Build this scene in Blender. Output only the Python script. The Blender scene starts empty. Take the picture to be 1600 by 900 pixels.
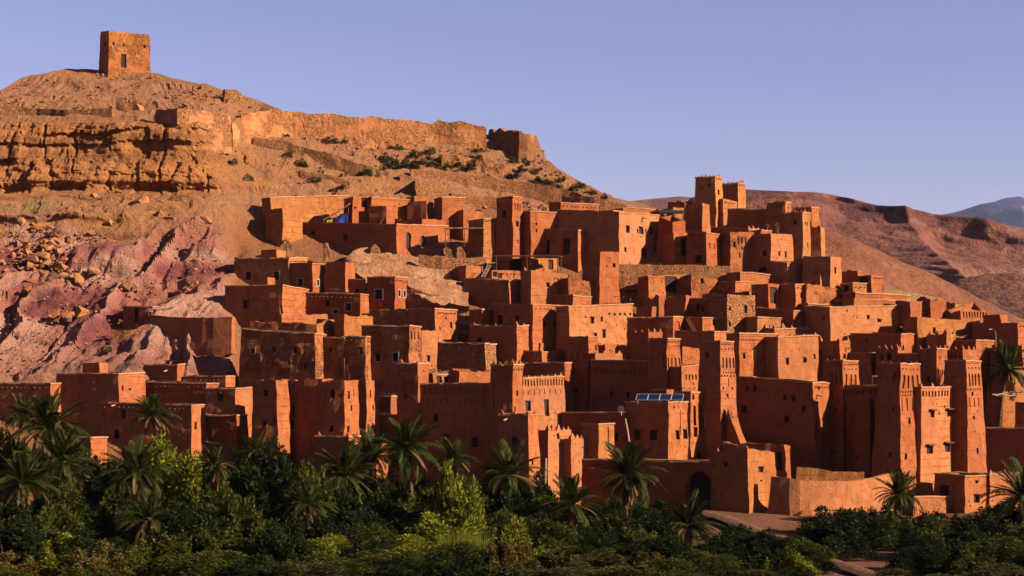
import bpy, bmesh, math, random
import numpy as np
from mathutils import Matrix, Vector

# ------------------------------------------------------------------ camera, sky, sun, exposure
SC = bpy.context.scene
COL = SC.collection
F = 2571.0          # focal length in pixels of the 1600 px wide photograph
EYE = 16.0          # camera height above the river bed
HOR = 600.0         # picture row of the eye level
cam_d = bpy.data.cameras.new('camera')
cam_d.sensor_width = 36.0
cam_d.lens = 36.0 * F / 1600.0
cam_d.shift_y = (HOR - 450.0) / 1600.0
cam_d.clip_start = 1.0
cam_d.clip_end = 60000.0
cam = bpy.data.objects.new('camera', cam_d)
COL.objects.link(cam)
cam.location = (0, 0, EYE)
cam.rotation_euler = (math.radians(90), 0, 0)
SC.camera = cam

SUN_AZ = math.radians(68.0)     # clockwise from the camera's back direction towards the right
SUN_EL = math.radians(25.0)
sdir = Vector((math.sin(SUN_AZ) * math.cos(SUN_EL), -math.cos(SUN_AZ) * math.cos(SUN_EL), math.sin(SUN_EL)))
world = bpy.data.worlds.new('World')
SC.world = world
world.use_nodes = True
wn = world.node_tree
wn.nodes.clear()
wo = wn.nodes.new('ShaderNodeOutputWorld')
wb = wn.nodes.new('ShaderNodeBackground')
sky = wn.nodes.new('ShaderNodeTexSky')
sky.sky_type = 'NISHITA'
sky.sun_disc = False
sky.sun_elevation = SUN_EL
sky.sun_rotation = math.atan2(sdir.x, sdir.y)
sky.altitude = 1300
sky.air_density = 1.5
sky.dust_density = 0.3
sky.ozone_density = 2.0
wm = wn.nodes.new('ShaderNodeMixRGB')
wm.blend_type = 'MULTIPLY'
wm.inputs[0].default_value = 1.0
wm.inputs[2].default_value = (0.57, 0.465, 0.69, 1)
wn.links.new(sky.outputs[0], wm.inputs[1])
wn.links.new(wm.outputs[0], wb.inputs[0])
wb.inputs[1].default_value = 0.0565
wn.links.new(wb.outputs[0], wo.inputs[0])
sun_d = bpy.data.lights.new('sun', 'SUN')
sun_d.energy = 5.0
sun_d.angle = math.radians(0.5)
sun_d.color = (1.0, 0.95, 0.80)
sun = bpy.data.objects.new('sun', sun_d)
COL.objects.link(sun)
sun.rotation_euler = sdir.to_track_quat('Z', 'Y').to_euler()
sun.location = (200, -50, 150)
SC.view_settings.view_transform = 'Standard'
SC.view_settings.look = 'None'
SC.view_settings.exposure = 1.64
SC.view_settings.gamma = 1.0
SC.view_settings.use_curve_mapping = False
SC.cycles.max_bounces = 6
SC.cycles.diffuse_bounces = 3
SC.cycles.transparent_max_bounces = 8
SC.cycles.volume_bounces = 0

rnd = random.Random(11)

# ------------------------------------------------------------------ helpers
def W(px, py, Y):
    return Vector(((px - 800.0) / F * Y, Y, EYE + (HOR - py) / F * Y))

def YP(py):
    """distance of the village slope behind picture row py"""
    return 121.6 / (0.6 - (HOR - py) / F)

def _hash(ix, iy, iz):
    h = (ix.astype(np.int64) * 374761393 + iy.astype(np.int64) * 668265263 + iz.astype(np.int64) * 1274126177) & 0xffffffff
    h = ((h ^ (h >> 13)) * 1103515245) & 0xffffffff
    h = ((h ^ (h >> 16)) * 2246822519) & 0xffffffff
    return ((h ^ (h >> 15)) & 0xffffff) / float(0xffffff)

def vnoise(p):
    p = np.asarray(p, float)
    i = np.floor(p).astype(np.int64)
    f = p - i
    f = f * f * (3 - 2 * f)
    r = 0
    for a in (0, 1):
        for b in (0, 1):
            for c in (0, 1):
                w = (f[:, 0] if a else 1 - f[:, 0]) * (f[:, 1] if b else 1 - f[:, 1]) * (f[:, 2] if c else 1 - f[:, 2])
                r = r + w * _hash(i[:, 0] + a, i[:, 1] + b, i[:, 2] + c)
    return r

def fbm(p, octv=4, gain=0.5):
    p = np.asarray(p, float)
    a, s, t = 1.0, 0.0, 0.0
    for k in range(octv):
        s = s + a * (vnoise(p + 17.3 * k) * 2 - 1)
        t += a
        a *= gain
        p = p * 2.03
    return s / t

def sstep(a, b, x):
    t = np.clip((np.asarray(x, float) - a) / (b - a), 0, 1)
    return t * t * (3 - 2 * t)

def jitter(v, amp, scale, seed=0.0):
    """the same soft unevenness for every vertex at one place"""
    v = np.asarray(v, float)
    if not len(v):
        return v
    o = np.zeros_like(v)
    for k in range(3):
        o[:, k] = (vnoise(v / scale + 31.7 * k + seed) - 0.5) * 2 * amp + (vnoise(v / (scale * 4.5) + 71.7 * k + seed) - 0.5) * 2.3 * amp
    o[:, :2] += ((np.stack([vnoise(v / 0.45 + seed + 3.1), vnoise(v / 0.45 + seed + 9.7)], 1)) - 0.5) * amp * 0.9
    o[:, 2] *= 0.5
    return v + o

def mesh(name, verts, faces, smooth=False):
    me = bpy.data.meshes.new(name)
    me.from_pydata([tuple(map(float, v)) for v in verts], [], faces)
    if smooth:
        me.polygons.foreach_set('use_smooth', [True] * len(me.polygons))
    me.update()
    return me

def obj(name, me, mat=None, parent=None):
    o = bpy.data.objects.new(name, me)
    COL.objects.link(o)
    if mat is not None and me is not None and not me.materials:
        me.materials.append(mat)
    if parent is not None:
        o.parent = parent
    return o

def tag(o, label=None, cat=None, group=None, kind=None):
    if label: o['label'] = label
    if cat: o['category'] = cat
    if group: o['group'] = group
    if kind: o['kind'] = kind
    return o

def empty(name, loc=(0, 0, 0)):
    o = bpy.data.objects.new(name, None)
    o.empty_display_size = 0.3
    COL.objects.link(o)
    o.location = loc
    return o

class MB:
    def __init__(s):
        s.v, s.f = [], []
    def add(s, vs, fs):
        n = len(s.v)
        s.v += [tuple(v) for v in vs]
        s.f += [tuple(i + n for i in f) for f in fs]
    def quad(s, a, b, c, d):
        s.add((a, b, c, d), ((0, 1, 2, 3),))
    def box(s, o, ax, ay, az):
        o, ax, ay, az = map(Vector, (o, ax, ay, az))
        p = [o, o + ax, o + ax + ay, o + ay]
        p += [q + az for q in p]
        s.add(p, ((0, 3, 2, 1), (4, 5, 6, 7), (0, 1, 5, 4), (1, 2, 6, 5), (2, 3, 7, 6), (3, 0, 4, 7)))
    def tube(s, pts, rads, n=6):
        rings = []
        for k, p in enumerate(pts):
            p = Vector(p)
            d = (Vector(pts[min(k + 1, len(pts) - 1)]) - Vector(pts[max(k - 1, 0)])).normalized()
            a = d.orthogonal().normalized()
            b = d.cross(a)
            rings.append([p + (a * math.cos(t * 2 * math.pi / n) + b * math.sin(t * 2 * math.pi / n)) * rads[k] for t in range(n)])
        vs = [q for r in rings for q in r]
        fs = []
        for k in range(len(pts) - 1):
            for t in range(n):
                fs.append((k * n + t, k * n + (t + 1) % n, (k + 1) * n + (t + 1) % n, (k + 1) * n + t))
        fs.append(tuple(range(n - 1, -1, -1)))
        fs.append(tuple((len(pts) - 1) * n + t for t in range(n)))
        s.add(vs, fs)
    def build(s, name, mat, parent=None, smooth=False):
        return obj(name, mesh(name, s.v, s.f, smooth), mat, parent)

# ------------------------------------------------------------------ materials
def newmat(name):
    m = bpy.data.materials.new(name)
    m.use_nodes = True
    nt = m.node_tree
    b = nt.nodes['Principled BSDF']
    b.inputs['Roughness'].default_value = 0.95
    b.inputs['Specular IOR Level'].default_value = 0.12
    return m, nt, b

def N(nt, t, **kw):
    n = nt.nodes.new(t)
    for k, v in kw.items():
        if hasattr(n, k):
            setattr(n, k, v)
        else:
            n.inputs[k.replace('_', ' ')].default_value = v
    return n

def mixc(nt, fac, a, b, mode='MIX'):
    m = nt.nodes.new('ShaderNodeMixRGB')
    m.blend_type = mode
    for i, x in ((0, fac), (1, a), (2, b)):
        if isinstance(x, bpy.types.NodeSocket):
            nt.links.new(x, m.inputs[i])
        elif i == 0:
            m.inputs[0].default_value = x
        else:
            m.inputs[i].default_value = (x[0], x[1], x[2], 1)
    return m.outputs[0]

def mth(nt, op, a, b=0.0, clamp=False):
    m = nt.nodes.new('ShaderNodeMath')
    m.operation = op
    m.use_clamp = clamp
    for i, x in ((0, a), (1, b)):
        if isinstance(x, bpy.types.NodeSocket):
            nt.links.new(x, m.inputs[i])
        else:
            m.inputs[i].default_value = x
    return m.outputs[0]

def ramp(nt, x, lo, hi):
    n = nt.nodes.new('ShaderNodeMapRange')
    n.clamp = True
    n.inputs[1].default_value = lo
    n.inputs[2].default_value = hi
    nt.links.new(x, n.inputs[0])
    return n.outputs[0]

def wpos(nt, scale=(1, 1, 1)):
    g = nt.nodes.new('ShaderNodeNewGeometry')
    m = nt.nodes.new('ShaderNodeMapping')
    m.inputs['Scale'].default_value = scale
    nt.links.new(g.outputs['Position'], m.inputs[0])
    return m.outputs[0]

def noise(nt, vec, scale, detail=4, rough=0.6):
    n = nt.nodes.new('ShaderNodeTexNoise')
    n.inputs['Scale'].default_value = scale
    n.inputs['Detail'].default_value = detail
    n.inputs['Roughness'].default_value = rough
    nt.links.new(vec, n.inputs['Vector'])
    return n.outputs[0]

def bump(nt, b, h, dist, strength=1.0):
    n = nt.nodes.new('ShaderNodeBump')
    n.inputs['Strength'].default_value = strength
    n.inputs['Distance'].default_value = dist
    nt.links.new(h, n.inputs['Height'])
    nt.links.new(n.outputs[0], b.inputs['Normal'])

KA = 0.44      # the clay is darker than it looks in the evening sun
def adobe(name, c, rough=0.55, stone=0.0, streak=0.5):
    """rammed earth: patchy plaster, rain streaks below the top, lift lines, straw grain, stones where the plaster is gone"""
    c = (c[0] * KA * 1.05, c[1] * KA * 0.90, c[2] * KA * 0.66)
    m, nt, b = newmat(name)
    p = wpos(nt)
    oi = nt.nodes.new('ShaderNodeObjectInfo')
    big = noise(nt, p, 0.22, 4, 0.65)
    mid = noise(nt, p, 1.1, 5, 0.65)
    fine = noise(nt, p, 5.0, 4, 0.75)
    st = noise(nt, wpos(nt, (1.7, 1.7, 0.14)), 1.0, 4, 0.7)
    warm = (min(c[0] * 1.15, 1), c[1] * 1.28, c[2] * 1.32)
    dark = (c[0] * 0.62, c[1] * 0.52, c[2] * 0.48)
    col = mixc(nt, ramp(nt, oi.outputs['Random'], 0, 1), (c[0] * 0.78, c[1] * 0.70, c[2] * 0.68), (c[0] * 1.10, c[1] * 1.25, c[2] * 1.32))
    r2 = mth(nt, 'FRACT', mth(nt, 'MULTIPLY', oi.outputs['Random'], 7.31))
    col = mixc(nt, mth(nt, 'MULTIPLY', ramp(nt, r2, 0.55, 1.0), 0.75), col, (c[0] * 0.86, c[1] * 1.05, c[2] * 1.6))
    col = mixc(nt, mth(nt, 'MULTIPLY', ramp(nt, big, 0.42, 0.66), 0.8), col, warm)
    col = mixc(nt, mth(nt, 'MULTIPLY', ramp(nt, mid, 0.46, 0.70), rough), col, dark)
    col = mixc(nt, mth(nt, 'MULTIPLY', ramp(nt, fine, 0.55, 0.75), 0.35), col, dark)
    col = mixc(nt, mth(nt, 'MULTIPLY', ramp(nt, st, 0.52, 0.75), streak), col, dark)
    # lift lines of the rammed earth, about 0.85 m apart and broken up
    sep = nt.nodes.new('ShaderNodeSeparateXYZ')
    nt.links.new(p, sep.inputs[0])
    zz = mth(nt, 'ADD', sep.outputs[2], mth(nt, 'MULTIPLY', mid, 0.35))
    fr = mth(nt, 'ABSOLUTE', mth(nt, 'SUBTRACT', mth(nt, 'FRACT', mth(nt, 'DIVIDE', zz, 0.85)), 0.5))
    line = mth(nt, 'MULTIPLY', ramp(nt, fr, 0.43, 0.5), ramp(nt, big, 0.48, 0.6))
    col = mixc(nt, mth(nt, 'MULTIPLY', line, 0.45), col, dark)
    pl = noise(nt, p, 0.55, 6, 0.62)
    loss = mth(nt, 'MULTIPLY', ramp(nt, pl, 0.555, 0.575), rough * 1.1, True)
    col = mixc(nt, mth(nt, 'MULTIPLY', loss, 0.8), col, mixc(nt, ramp(nt, fine, 0.35, 0.65), (c[0] * 0.58, c[1] * 0.50, c[2] * 0.48), (c[0] * 0.95, c[1] * 0.98, c[2] * 1.0)))
    h = mth(nt, 'ADD', mth(nt, 'MULTIPLY', mid, 0.8), mth(nt, 'MULTIPLY', fine, 0.45))
    h = mth(nt, 'SUBTRACT', h, mth(nt, 'MULTIPLY', loss, mth(nt, 'ADD', 0.25, mth(nt, 'MULTIPLY', fine, 0.5))))
    h = mth(nt, 'SUBTRACT', h, mth(nt, 'MULTIPLY', line, 0.3))
    if stone > 0:
        v = nt.nodes.new('ShaderNodeTexVoronoi')
        v.inputs['Scale'].default_value = 2.6
        nt.links.new(wpos(nt, (1, 1, 1.6)), v.inputs['Vector'])
        v2 = nt.nodes.new('ShaderNodeTexVoronoi')
        v2.feature = 'DISTANCE_TO_EDGE'
        v2.inputs['Scale'].default_value = 2.6
        nt.links.new(wpos(nt, (1, 1, 1.6)), v2.inputs['Vector'])
        edge = ramp(nt, v2.outputs['Distance'], 0.0, 0.12)
        sc = mixc(nt, ramp(nt, v.outputs['Color'], 0, 1), (c[0] * 0.80, c[1] * 0.75, c[2] * 0.72), (min(1, c[0] * 1.15), c[1] * 1.3, c[2] * 1.38))
        sc = mixc(nt, edge, (c[0] * 0.6, c[1] * 0.55, c[2] * 0.52), sc)
        msk = ramp(nt, noise(nt, p, 0.35, 3, 0.6), 0.62 - 0.5 * stone, 0.74 - 0.5 * stone)
        col = mixc(nt, msk, col, sc)
        h = mth(nt, 'ADD', h, mth(nt, 'MULTIPLY', mth(nt, 'MULTIPLY', edge, msk), 1.1))
    nt.links.new(col, b.inputs['Base Color'])
    bump(nt, b, h, 0.22, 1.0)
    return m

def plain(name, c, rough=0.9, var=0.25, sc=4.0, spec=0.12, bmp=0.02):
    m, nt, b = newmat(name)
    p = wpos(nt)
    n = noise(nt, p, sc, 4, 0.65)
    col = mixc(nt, ramp(nt, n, 0.3, 0.7), tuple(x * (1 - var) for x in c), tuple(min(1, x * (1 + var)) for x in c))
    nt.links.new(col, b.inputs['Base Color'])
    b.inputs['Roughness'].default_value = rough
    b.inputs['Specular IOR Level'].default_value = spec
    if bmp:
        bump(nt, b, n, bmp)
    return m

MAT = {
    'a': adobe('adobe_red_brown', (0.50, 0.150, 0.058)),
    'o': adobe('adobe_ochre', (0.52, 0.185, 0.062), streak=0.45),
    'q': adobe('adobe_ochre_stony', (0.54, 0.190, 0.066), rough=0.5, stone=0.22, streak=0.45),
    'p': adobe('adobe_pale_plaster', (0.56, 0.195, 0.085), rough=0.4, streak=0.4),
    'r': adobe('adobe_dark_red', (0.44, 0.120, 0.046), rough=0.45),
    'g': adobe('adobe_rough', (0.47, 0.150, 0.060), rough=0.5, stone=0.28),
    's': adobe('rubble_stone', (0.58, 0.235, 0.110), rough=0.5, stone=1.0),
    'b': adobe('brown_rubble', (0.50, 0.215, 0.100), rough=0.6, stone=0.55, streak=0.5),
    't': adobe('rampart_stone', (0.64, 0.255, 0.115), rough=0.4, stone=0.35, streak=0.4),
}
M_COPE = adobe('coping_earth', (0.60, 0.27, 0.15), rough=0.3)
M_DARK = plain('window_dark', (0.012, 0.006, 0.004), 0.6, 0.4, 3.0, 0.2, 0)
M_BARS = plain('dark_grille_wood', (0.03, 0.012, 0.006), 0.8, 0.4, 9.0)
M_WOOD = plain('old_wood', (0.08, 0.03, 0.012), 0.85, 0.4, 9.0)
M_PALEWOOD = plain('bleached_wood', (0.24, 0.13, 0.07), 0.85, 0.35, 9.0)
M_WHITE = plain('white_plaster', (0.22, 0.14, 0.10), 0.9, 0.3, 5.0)
M_REDDOOR = plain('red_door', (0.2, 0.03, 0.01), 0.8, 0.3, 6.0)
M_BLUE = plain('blue_tarp', (0.003, 0.007, 0.06), 0.7, 0.3, 4.0, 0.3)
M_YELLOW = plain('yellow_cloth', (0.30, 0.15, 0.02), 0.85, 0.2, 4.0)
M_REED = plain('reed_mat', (0.22, 0.11, 0.05), 0.95, 0.4, 7.0)
M_METAL = plain('pale_metal', (0.30, 0.28, 0.28), 0.5, 0.1, 5.0, 0.4)
M_PANEL = plain('solar_cell', (0.004, 0.007, 0.022), 0.45, 0.3, 3.0, 0.2, 0)

# ------------------------------------------------------------------ terrain
def vcol_material(name, bump_d=0.35, detail=1.0, fine_sc=2.2, patch=0.32):
    m, nt, b = newmat(name)
    at = nt.nodes.new('ShaderNodeAttribute')
    at.attribute_name = 'geology'
    p = wpos(nt)
    n1 = noise(nt, p, 0.35 * detail, 5, 0.65)
    n2 = noise(nt, p, fine_sc * detail, 5, 0.72)
    n3 = noise(nt, wpos(nt, (0.3, 0.3, 2.2)), 0.9 * detail, 4, 0.65)
    col = mixc(nt, mth(nt, 'MULTIPLY', ramp(nt, n1, 0.45, 0.75), patch), at.outputs['Color'], (0.62, 0.55, 0.5), 'MULTIPLY')
    col = mixc(nt, mth(nt, 'MULTIPLY', ramp(nt, n2, 0.52, 0.68), 0.45), col, (0.55, 0.45, 0.4), 'MULTIPLY')
    col = mixc(nt, mth(nt, 'MULTIPLY', ramp(nt, n2, 0.50, 0.30), 0.30), col, (0.26, 0.125, 0.062))
    col = mixc(nt, mth(nt, 'MULTIPLY', ramp(nt, n3, 0.55, 0.72), 0.25), col, (0.6, 0.5, 0.45), 'MULTIPLY')
    nt.links.new(col, b.inputs['Base Color'])
    h = mth(nt, 'ADD', n2, mth(nt, 'MULTIPLY', n1, 1.3))
    bump(nt, b, h, bump_d)
    return m

def set_colors(me, cols):
    a = me.color_attributes.new('geology', 'FLOAT_COLOR', 'POINT')
    c = np.ones((len(cols), 4))
    c[:, :3] = np.clip(cols, 0.01, 0.9) * np.array([KA * 1.32, KA * 1.13, KA * 0.86])
    a.data.foreach_set('color', c.ravel())

def grid_faces(nc, nr):
    i = np.arange(nc - 1)
    j = np.arange(nr - 1)
    I, J = np.meshgrid(i, j, indexing='ij')
    a = (I * nr + J).ravel()
    return np.stack([a, a + nr, a + nr + 1, a + 1], 1).tolist()

RIDGE = np.array([(-420, 230), (-200, 185), (0, 140), (30, 122), (70, 113), (105, 107), (240, 113), (300, 127), (372, 143), (410, 156), (452, 176),
                  (480, 196), (560, 200), (700, 206), (760, 212), (830, 226), (853, 247), (880, 268), (960, 308), (1050, 332), (1100, 348), (1300, 412), (1330, 425),
                  (1400, 442), (1470, 455), (1540, 480), (1600, 500), (1750, 540), (2050, 600)], float)
LEFTK = ([60, 107, 150, 172, 192, 250, 298, 306, 420, 600, 800, 840], [306, 297, 278, 268, 252.5, 250, 247, 242, 228, 202.7, 179.4, 176])

def ridge(px):
    return np.interp(px, RIDGE[:, 0], RIDGE[:, 1])

def DEP(px, py):
    px = np.asarray(px, float)
    py = np.asarray(py, float)
    left = np.interp(py, LEFTK[0], LEFTK[1])
    w = sstep(420, 300, px)
    y = YP(py) * (1 - w) + left * w
    # low ground reaches in under the front kasbahs, then the slope steepens behind them
    kn = np.interp(py, [470, 500, 560, 640, 700, 745, 790, 840], [0, 2.0, 3.5, 9.0, 12.0, 11.0, 1.5, 0])
    y = y + kn * sstep(350, 430, px)
    y = y + 1.8 * sstep(360, 430, px) * sstep(335, 360, py) * sstep(560, 520, py)
    # the upper hill turns its face to the right, towards the evening sun
    y = y + 0.04 * np.clip(px - 420, 0, 560) * sstep(390, 310, py) * sstep(1500, 1150, px)
    # rise under the pale rock shelf
    y = y - 1.0 * np.exp(-(((px - 650) / 75) ** 2 + ((py - 432) / 30) ** 2))
    return y

def cellnoise(a, b):
    return _hash(np.floor(a).astype(np.int64), np.floor(b).astype(np.int64), np.zeros(len(a), np.int64))

def hillside():
    nc, nr, nb = 640, 330, 16
    px = np.linspace(-400, 2000, nc)
    # finer columns inside the frame
    px = np.unique(np.concatenate([np.linspace(-400, -30, 60), np.linspace(-30, 1630, 540), np.linspace(1630, 2000, 60)]))
    nc = len(px)
    rd = ridge(px)
    v = np.linspace(0, 1, nr)
    PX = np.repeat(px[:, None], nr, 1)
    PY = 838 + (rd[:, None] - 838) * v[None, :]
    Y = DEP(PX.ravel(), PY.ravel())
    fx, fy = PX.ravel(), PY.ravel()
    P = np.stack([(fx - 800) / F * Y, Y, EYE + (HOR - fy) / F * Y], 1)
    vill = sstep(330, 380, fx) * sstep(330, 352, fy + 0.0 * fx) * (1 - 0.0)
    vill = np.maximum(vill, sstep(700, 760, fx) * sstep(0, 20, fy - (300 + (fx - 700) * 0.13)) * sstep(300, 320, fy))
    vill = np.maximum(vill, sstep(596, 622, fy))
    clay = sstep(400, 350, fx) * sstep(345, 395, fy + 14 * np.sin(fx / 40.0)) * sstep(612, 585, fy)
    cliff = sstep(410, 320, fx + 22 * np.sin(fy / 15.0)) * sstep(180, 194, fy) * sstep(312, 300, fy)
    hill = 1 - np.clip(vill + clay + cliff, 0, 1)
    n = np.array([0.0, -0.55, 0.83])
    step_ = fbm(np.stack([P[:, 0] / 14, P[:, 1] / 14, P[:, 2] / 1.8], 1) + 8, 3)
    d = 1.1 * fbm(P / 11.0, 5, 0.55) + 0.30 * fbm(P / 1.6, 4, 0.6) + 0.30 * np.clip(step_, -0.10, 0.10) / 0.10 + 0.10 * np.clip(fbm(P / 3.2 + 21, 3), -0.08, 0.08) / 0.08
    d = d * (0.35 + 0.85 * hill + 0.3 * clay)
    fade = sstep(0, 1, (fy - np.repeat(rd[:, None], nr, 1).ravel()) / 14.0)
    d = d * (0.35 + 0.65 * fade)
    P = P + n * d[:, None]
    # cliff: beds of different hardness, vertical joints and broken blocks
    z = P[:, 2] + 1.0 * fbm(P / 7.0, 3)
    x = P[:, 0] + 0.8 * fbm(P / 4.0 + 9, 3)
    beds = cellnoise(z / 2.4, z * 0) * 0.9 + cellnoise(z / 0.7 + 40, z * 0) * 0.35
    seg = cellnoise(z / 4.2 + 7, z * 0) * 9
    blocks = cellnoise(x / 6.5 + seg, z / 4.2 + 7) * 1.5 + cellnoise(x / 2.3 + 70 + seg, z / 2.1) * 0.45 + cellnoise(x / 0.9 + 10, z / 0.6) * 0.18
    crack = sstep(0.09, 0.0, np.abs(vnoise(np.stack([x / 2.6, z / 9, 0 * z], 1)) - 0.5)) * 0.9
    under = sstep(284, 294, fy) * sstep(308, 302, fy) * (0.4 + 1.2 * vnoise(np.stack([x / 5, 0 * z, 0 * z], 1)))
    P[:, 1] -= cliff * (beds + blocks - 0.7 * crack - 1.0 * under - 1.2 + 2.4 * fbm(P / 6.0, 5, 0.6))
    led = sstep(260, 170, fx) * sstep(314, 320, fy) * sstep(352, 340, fy)
    P[:, 1] -= led * (0.9 + cellnoise(x / 3.1 + 5, z / 1.4) * 0.9 + cellnoise(x / 1.1, z / 0.5) * 0.3)
    # clay badland: gullies that run down to the left and forwards
    sx = P[:, 0] - 0.50 * P[:, 2] + 5.5 * fbm(P / 15.0 + 4, 3) + 2.2 * fbm(P / 5.0, 3)
    q = np.stack([sx / 3.4, P[:, 2] * 0.05, P[:, 2] * 0.08], 1)
    g = 1 - np.abs(vnoise(q) * 2 - 1) * 1.6
    q2 = np.stack([sx / 1.2 + 50, P[:, 2] * 0.10, P[:, 2] * 0.1], 1)
    g2 = 1 - np.abs(vnoise(q2) * 2 - 1)
    gm = vnoise(P / 11.0 + 3)
    P += clay[:, None] * n * ((0.5 + 2.0 * gm) * g + 0.75 * g2 - 1.2 + 0.38 * fbm(P / 1.3, 4, 0.6) + 0.22 * np.clip(step_, -0.1, 0.1) / 0.1)[:, None]
    P[:, 2] -= vill * 0.9
    # colours of the ground itself
    c = np.empty((len(fx), 3))
    sand = np.array([0.45, 0.205, 0.105]); pink = np.array([0.46, 0.210, 0.130]); rock = np.array([0.48, 0.190, 0.070])
    nn = np.clip(fbm(P / 6.0 + 5, 4) * 1.3 + 0.5, 0, 1)[:, None]
    c[:] = sand * (1 - nn) + pink * nn
    ledge = sstep(0.12, 0.3, fbm(np.stack([P[:, 0] / 7, P[:, 1] / 7, P[:, 2] / 1.3], 1) + 3, 4))[:, None]
    c = c * (1 - 0.75 * ledge * hill[:, None]) + np.array([0.54, 0.235, 0.085]) * 0.75 * ledge * hill[:, None]
    c = c * (1 - cliff[:, None]) + cliff[:, None] * (rock * (0.75 + 0.4 * cellnoise(z / 0.7 + 3, z * 0)[:, None]) + np.array([0.02, 0.02, 0.012]) * nn)
    # clay beds: rose, purple and pale layers that follow the beds, streaked down the gullies
    bz = P[:, 2] + 0.12 * P[:, 0] + 1.4 * fbm(P / 6.0 + 2, 3)
    t = vnoise(np.stack([bz / 2.6, sx / 9, 0 * bz], 1))
    rose = np.array([0.46, 0.165, 0.140]); purple = np.array([0.27, 0.075, 0.090]); pale = np.array([0.60, 0.315, 0.265])
    cc = rose[None] * np.ones((len(t), 1))
    k = (sstep(0.52, 0.72, t) * sstep(360, 420, fy))[:, None]
    cc = cc * (1 - k) + purple * k
    k = (sstep(0.46, 0.30, t))[:, None]
    cc = cc * (1 - k) + pale * k
    k = (0.7 * sstep(0.55, 0.95, g) * sstep(0.35, 0.6, vnoise(P / 4.0 + 6)))[:, None]
    cc = cc * (1 - k) + pale * k
    k = (0.6 * sstep(0.15, -0.4, g))[:, None]
    cc = cc * (1 - k) + np.array([0.36, 0.105, 0.075]) * k
    k = (0.45 * sstep(0.6, 0.85, vnoise(q2 * 1.7)))[:, None]
    cc = cc * (1 - k) + purple * 1.1 * k
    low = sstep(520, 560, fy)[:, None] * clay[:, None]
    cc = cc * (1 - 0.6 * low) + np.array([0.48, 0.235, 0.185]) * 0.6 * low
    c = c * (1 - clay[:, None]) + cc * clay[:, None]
    green = (sstep(316, 320, fy) * sstep(336, 328, fy) * sstep(135, 60, fx) * vnoise(np.stack([fx / 9, fy / 20, 0 * fx], 1)))[:, None]
    c = c * (1 - green) + np.array([0.36, 0.26, 0.11]) * green
    vc = np.array([0.40, 0.160, 0.075])
    c = c * (1 - vill[:, None]) + vc * vill[:, None]
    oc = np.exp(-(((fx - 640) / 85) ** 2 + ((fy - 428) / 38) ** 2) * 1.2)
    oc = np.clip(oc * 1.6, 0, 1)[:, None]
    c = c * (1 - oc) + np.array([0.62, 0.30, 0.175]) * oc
    rs = (sstep(1330, 1420, fx) * sstep(505, 490, fy - 0.18 * (fx - 1500)))[:, None]
    c = c * (1 - rs) + np.array([0.56, 0.33, 0.17]) * rs
    # back side of the hill
    P = P.reshape(nc, nr, 3)
    c = c.reshape(nc, nr, 3)
    top = P[:, -1]
    back = []
    for k in range(1, nb + 1):
        s = k / nb
        q = top.copy()
        q[:, 1] += 150 * s
        q[:, 0] *= 1 + 0.3 * s
        q[:, 2] = top[:, 2] * (1 - s) ** 1.3 - 4 * s
        back.append(q)
    back = np.stack(back, 1)
    P = np.concatenate([P, back], 1)
    c = np.concatenate([c, np.repeat(c[:, -1:], nb, 1)], 1)
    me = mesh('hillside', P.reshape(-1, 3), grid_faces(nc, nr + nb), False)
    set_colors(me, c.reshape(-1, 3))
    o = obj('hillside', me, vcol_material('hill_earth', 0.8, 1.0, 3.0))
    tag(o, kind='structure')
    return o
hillside()

def ground():
    m, nt, b = newmat('river_ground')
    p = wpos(nt)
    n1 = noise(nt, p, 0.08, 5, 0.6)
    n2 = noise(nt, p, 1.2, 5, 0.7)
    col = mixc(nt, ramp(nt, n1, 0.4, 0.65), (0.080, 0.026, 0.011), (0.12, 0.042, 0.018))
    col = mixc(nt, mth(nt, 'MULTIPLY', ramp(nt, n2, 0.5, 0.7), 0.6), col, (0.06, 0.025, 0.013))
    nt.links.new(col, b.inputs['Base Color'])
    bump(nt, b, n2, 0.15)
    xs = np.concatenate([[-11000, -5000, -2000, -600], np.linspace(-200, 200, 121), [600, 2000, 5000, 11000]])
    ys = np.concatenate([[-500, -200], np.linspace(60, 200, 71), [400, 900, 2500, 6000, 14500]])
    X, Yy = np.meshgrid(xs, ys, indexing='ij')
    P = np.stack([X.ravel(), Yy.ravel(), 0 * X.ravel()], 1)
    near = (np.abs(P[:, 0]) < 201) & (P[:, 1] < 201) & (P[:, 1] > 59)
    h = 0.5 * fbm(P / 9.0, 4)
    # bank that climbs from the gardens to the foot of the village
    bank = sstep(160, 182, P[:, 1]) * 2.2
    P[:, 2] = np.where(near, h + bank, -0.3)
    P[:, 2] = np.where(P[:, 1] > 300, -1.5, P[:, 2])
    o = obj('ground', mesh('ground', P, grid_faces(len(xs), len(ys)), True), m)
    tag(o, kind='structure')
ground()

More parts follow.
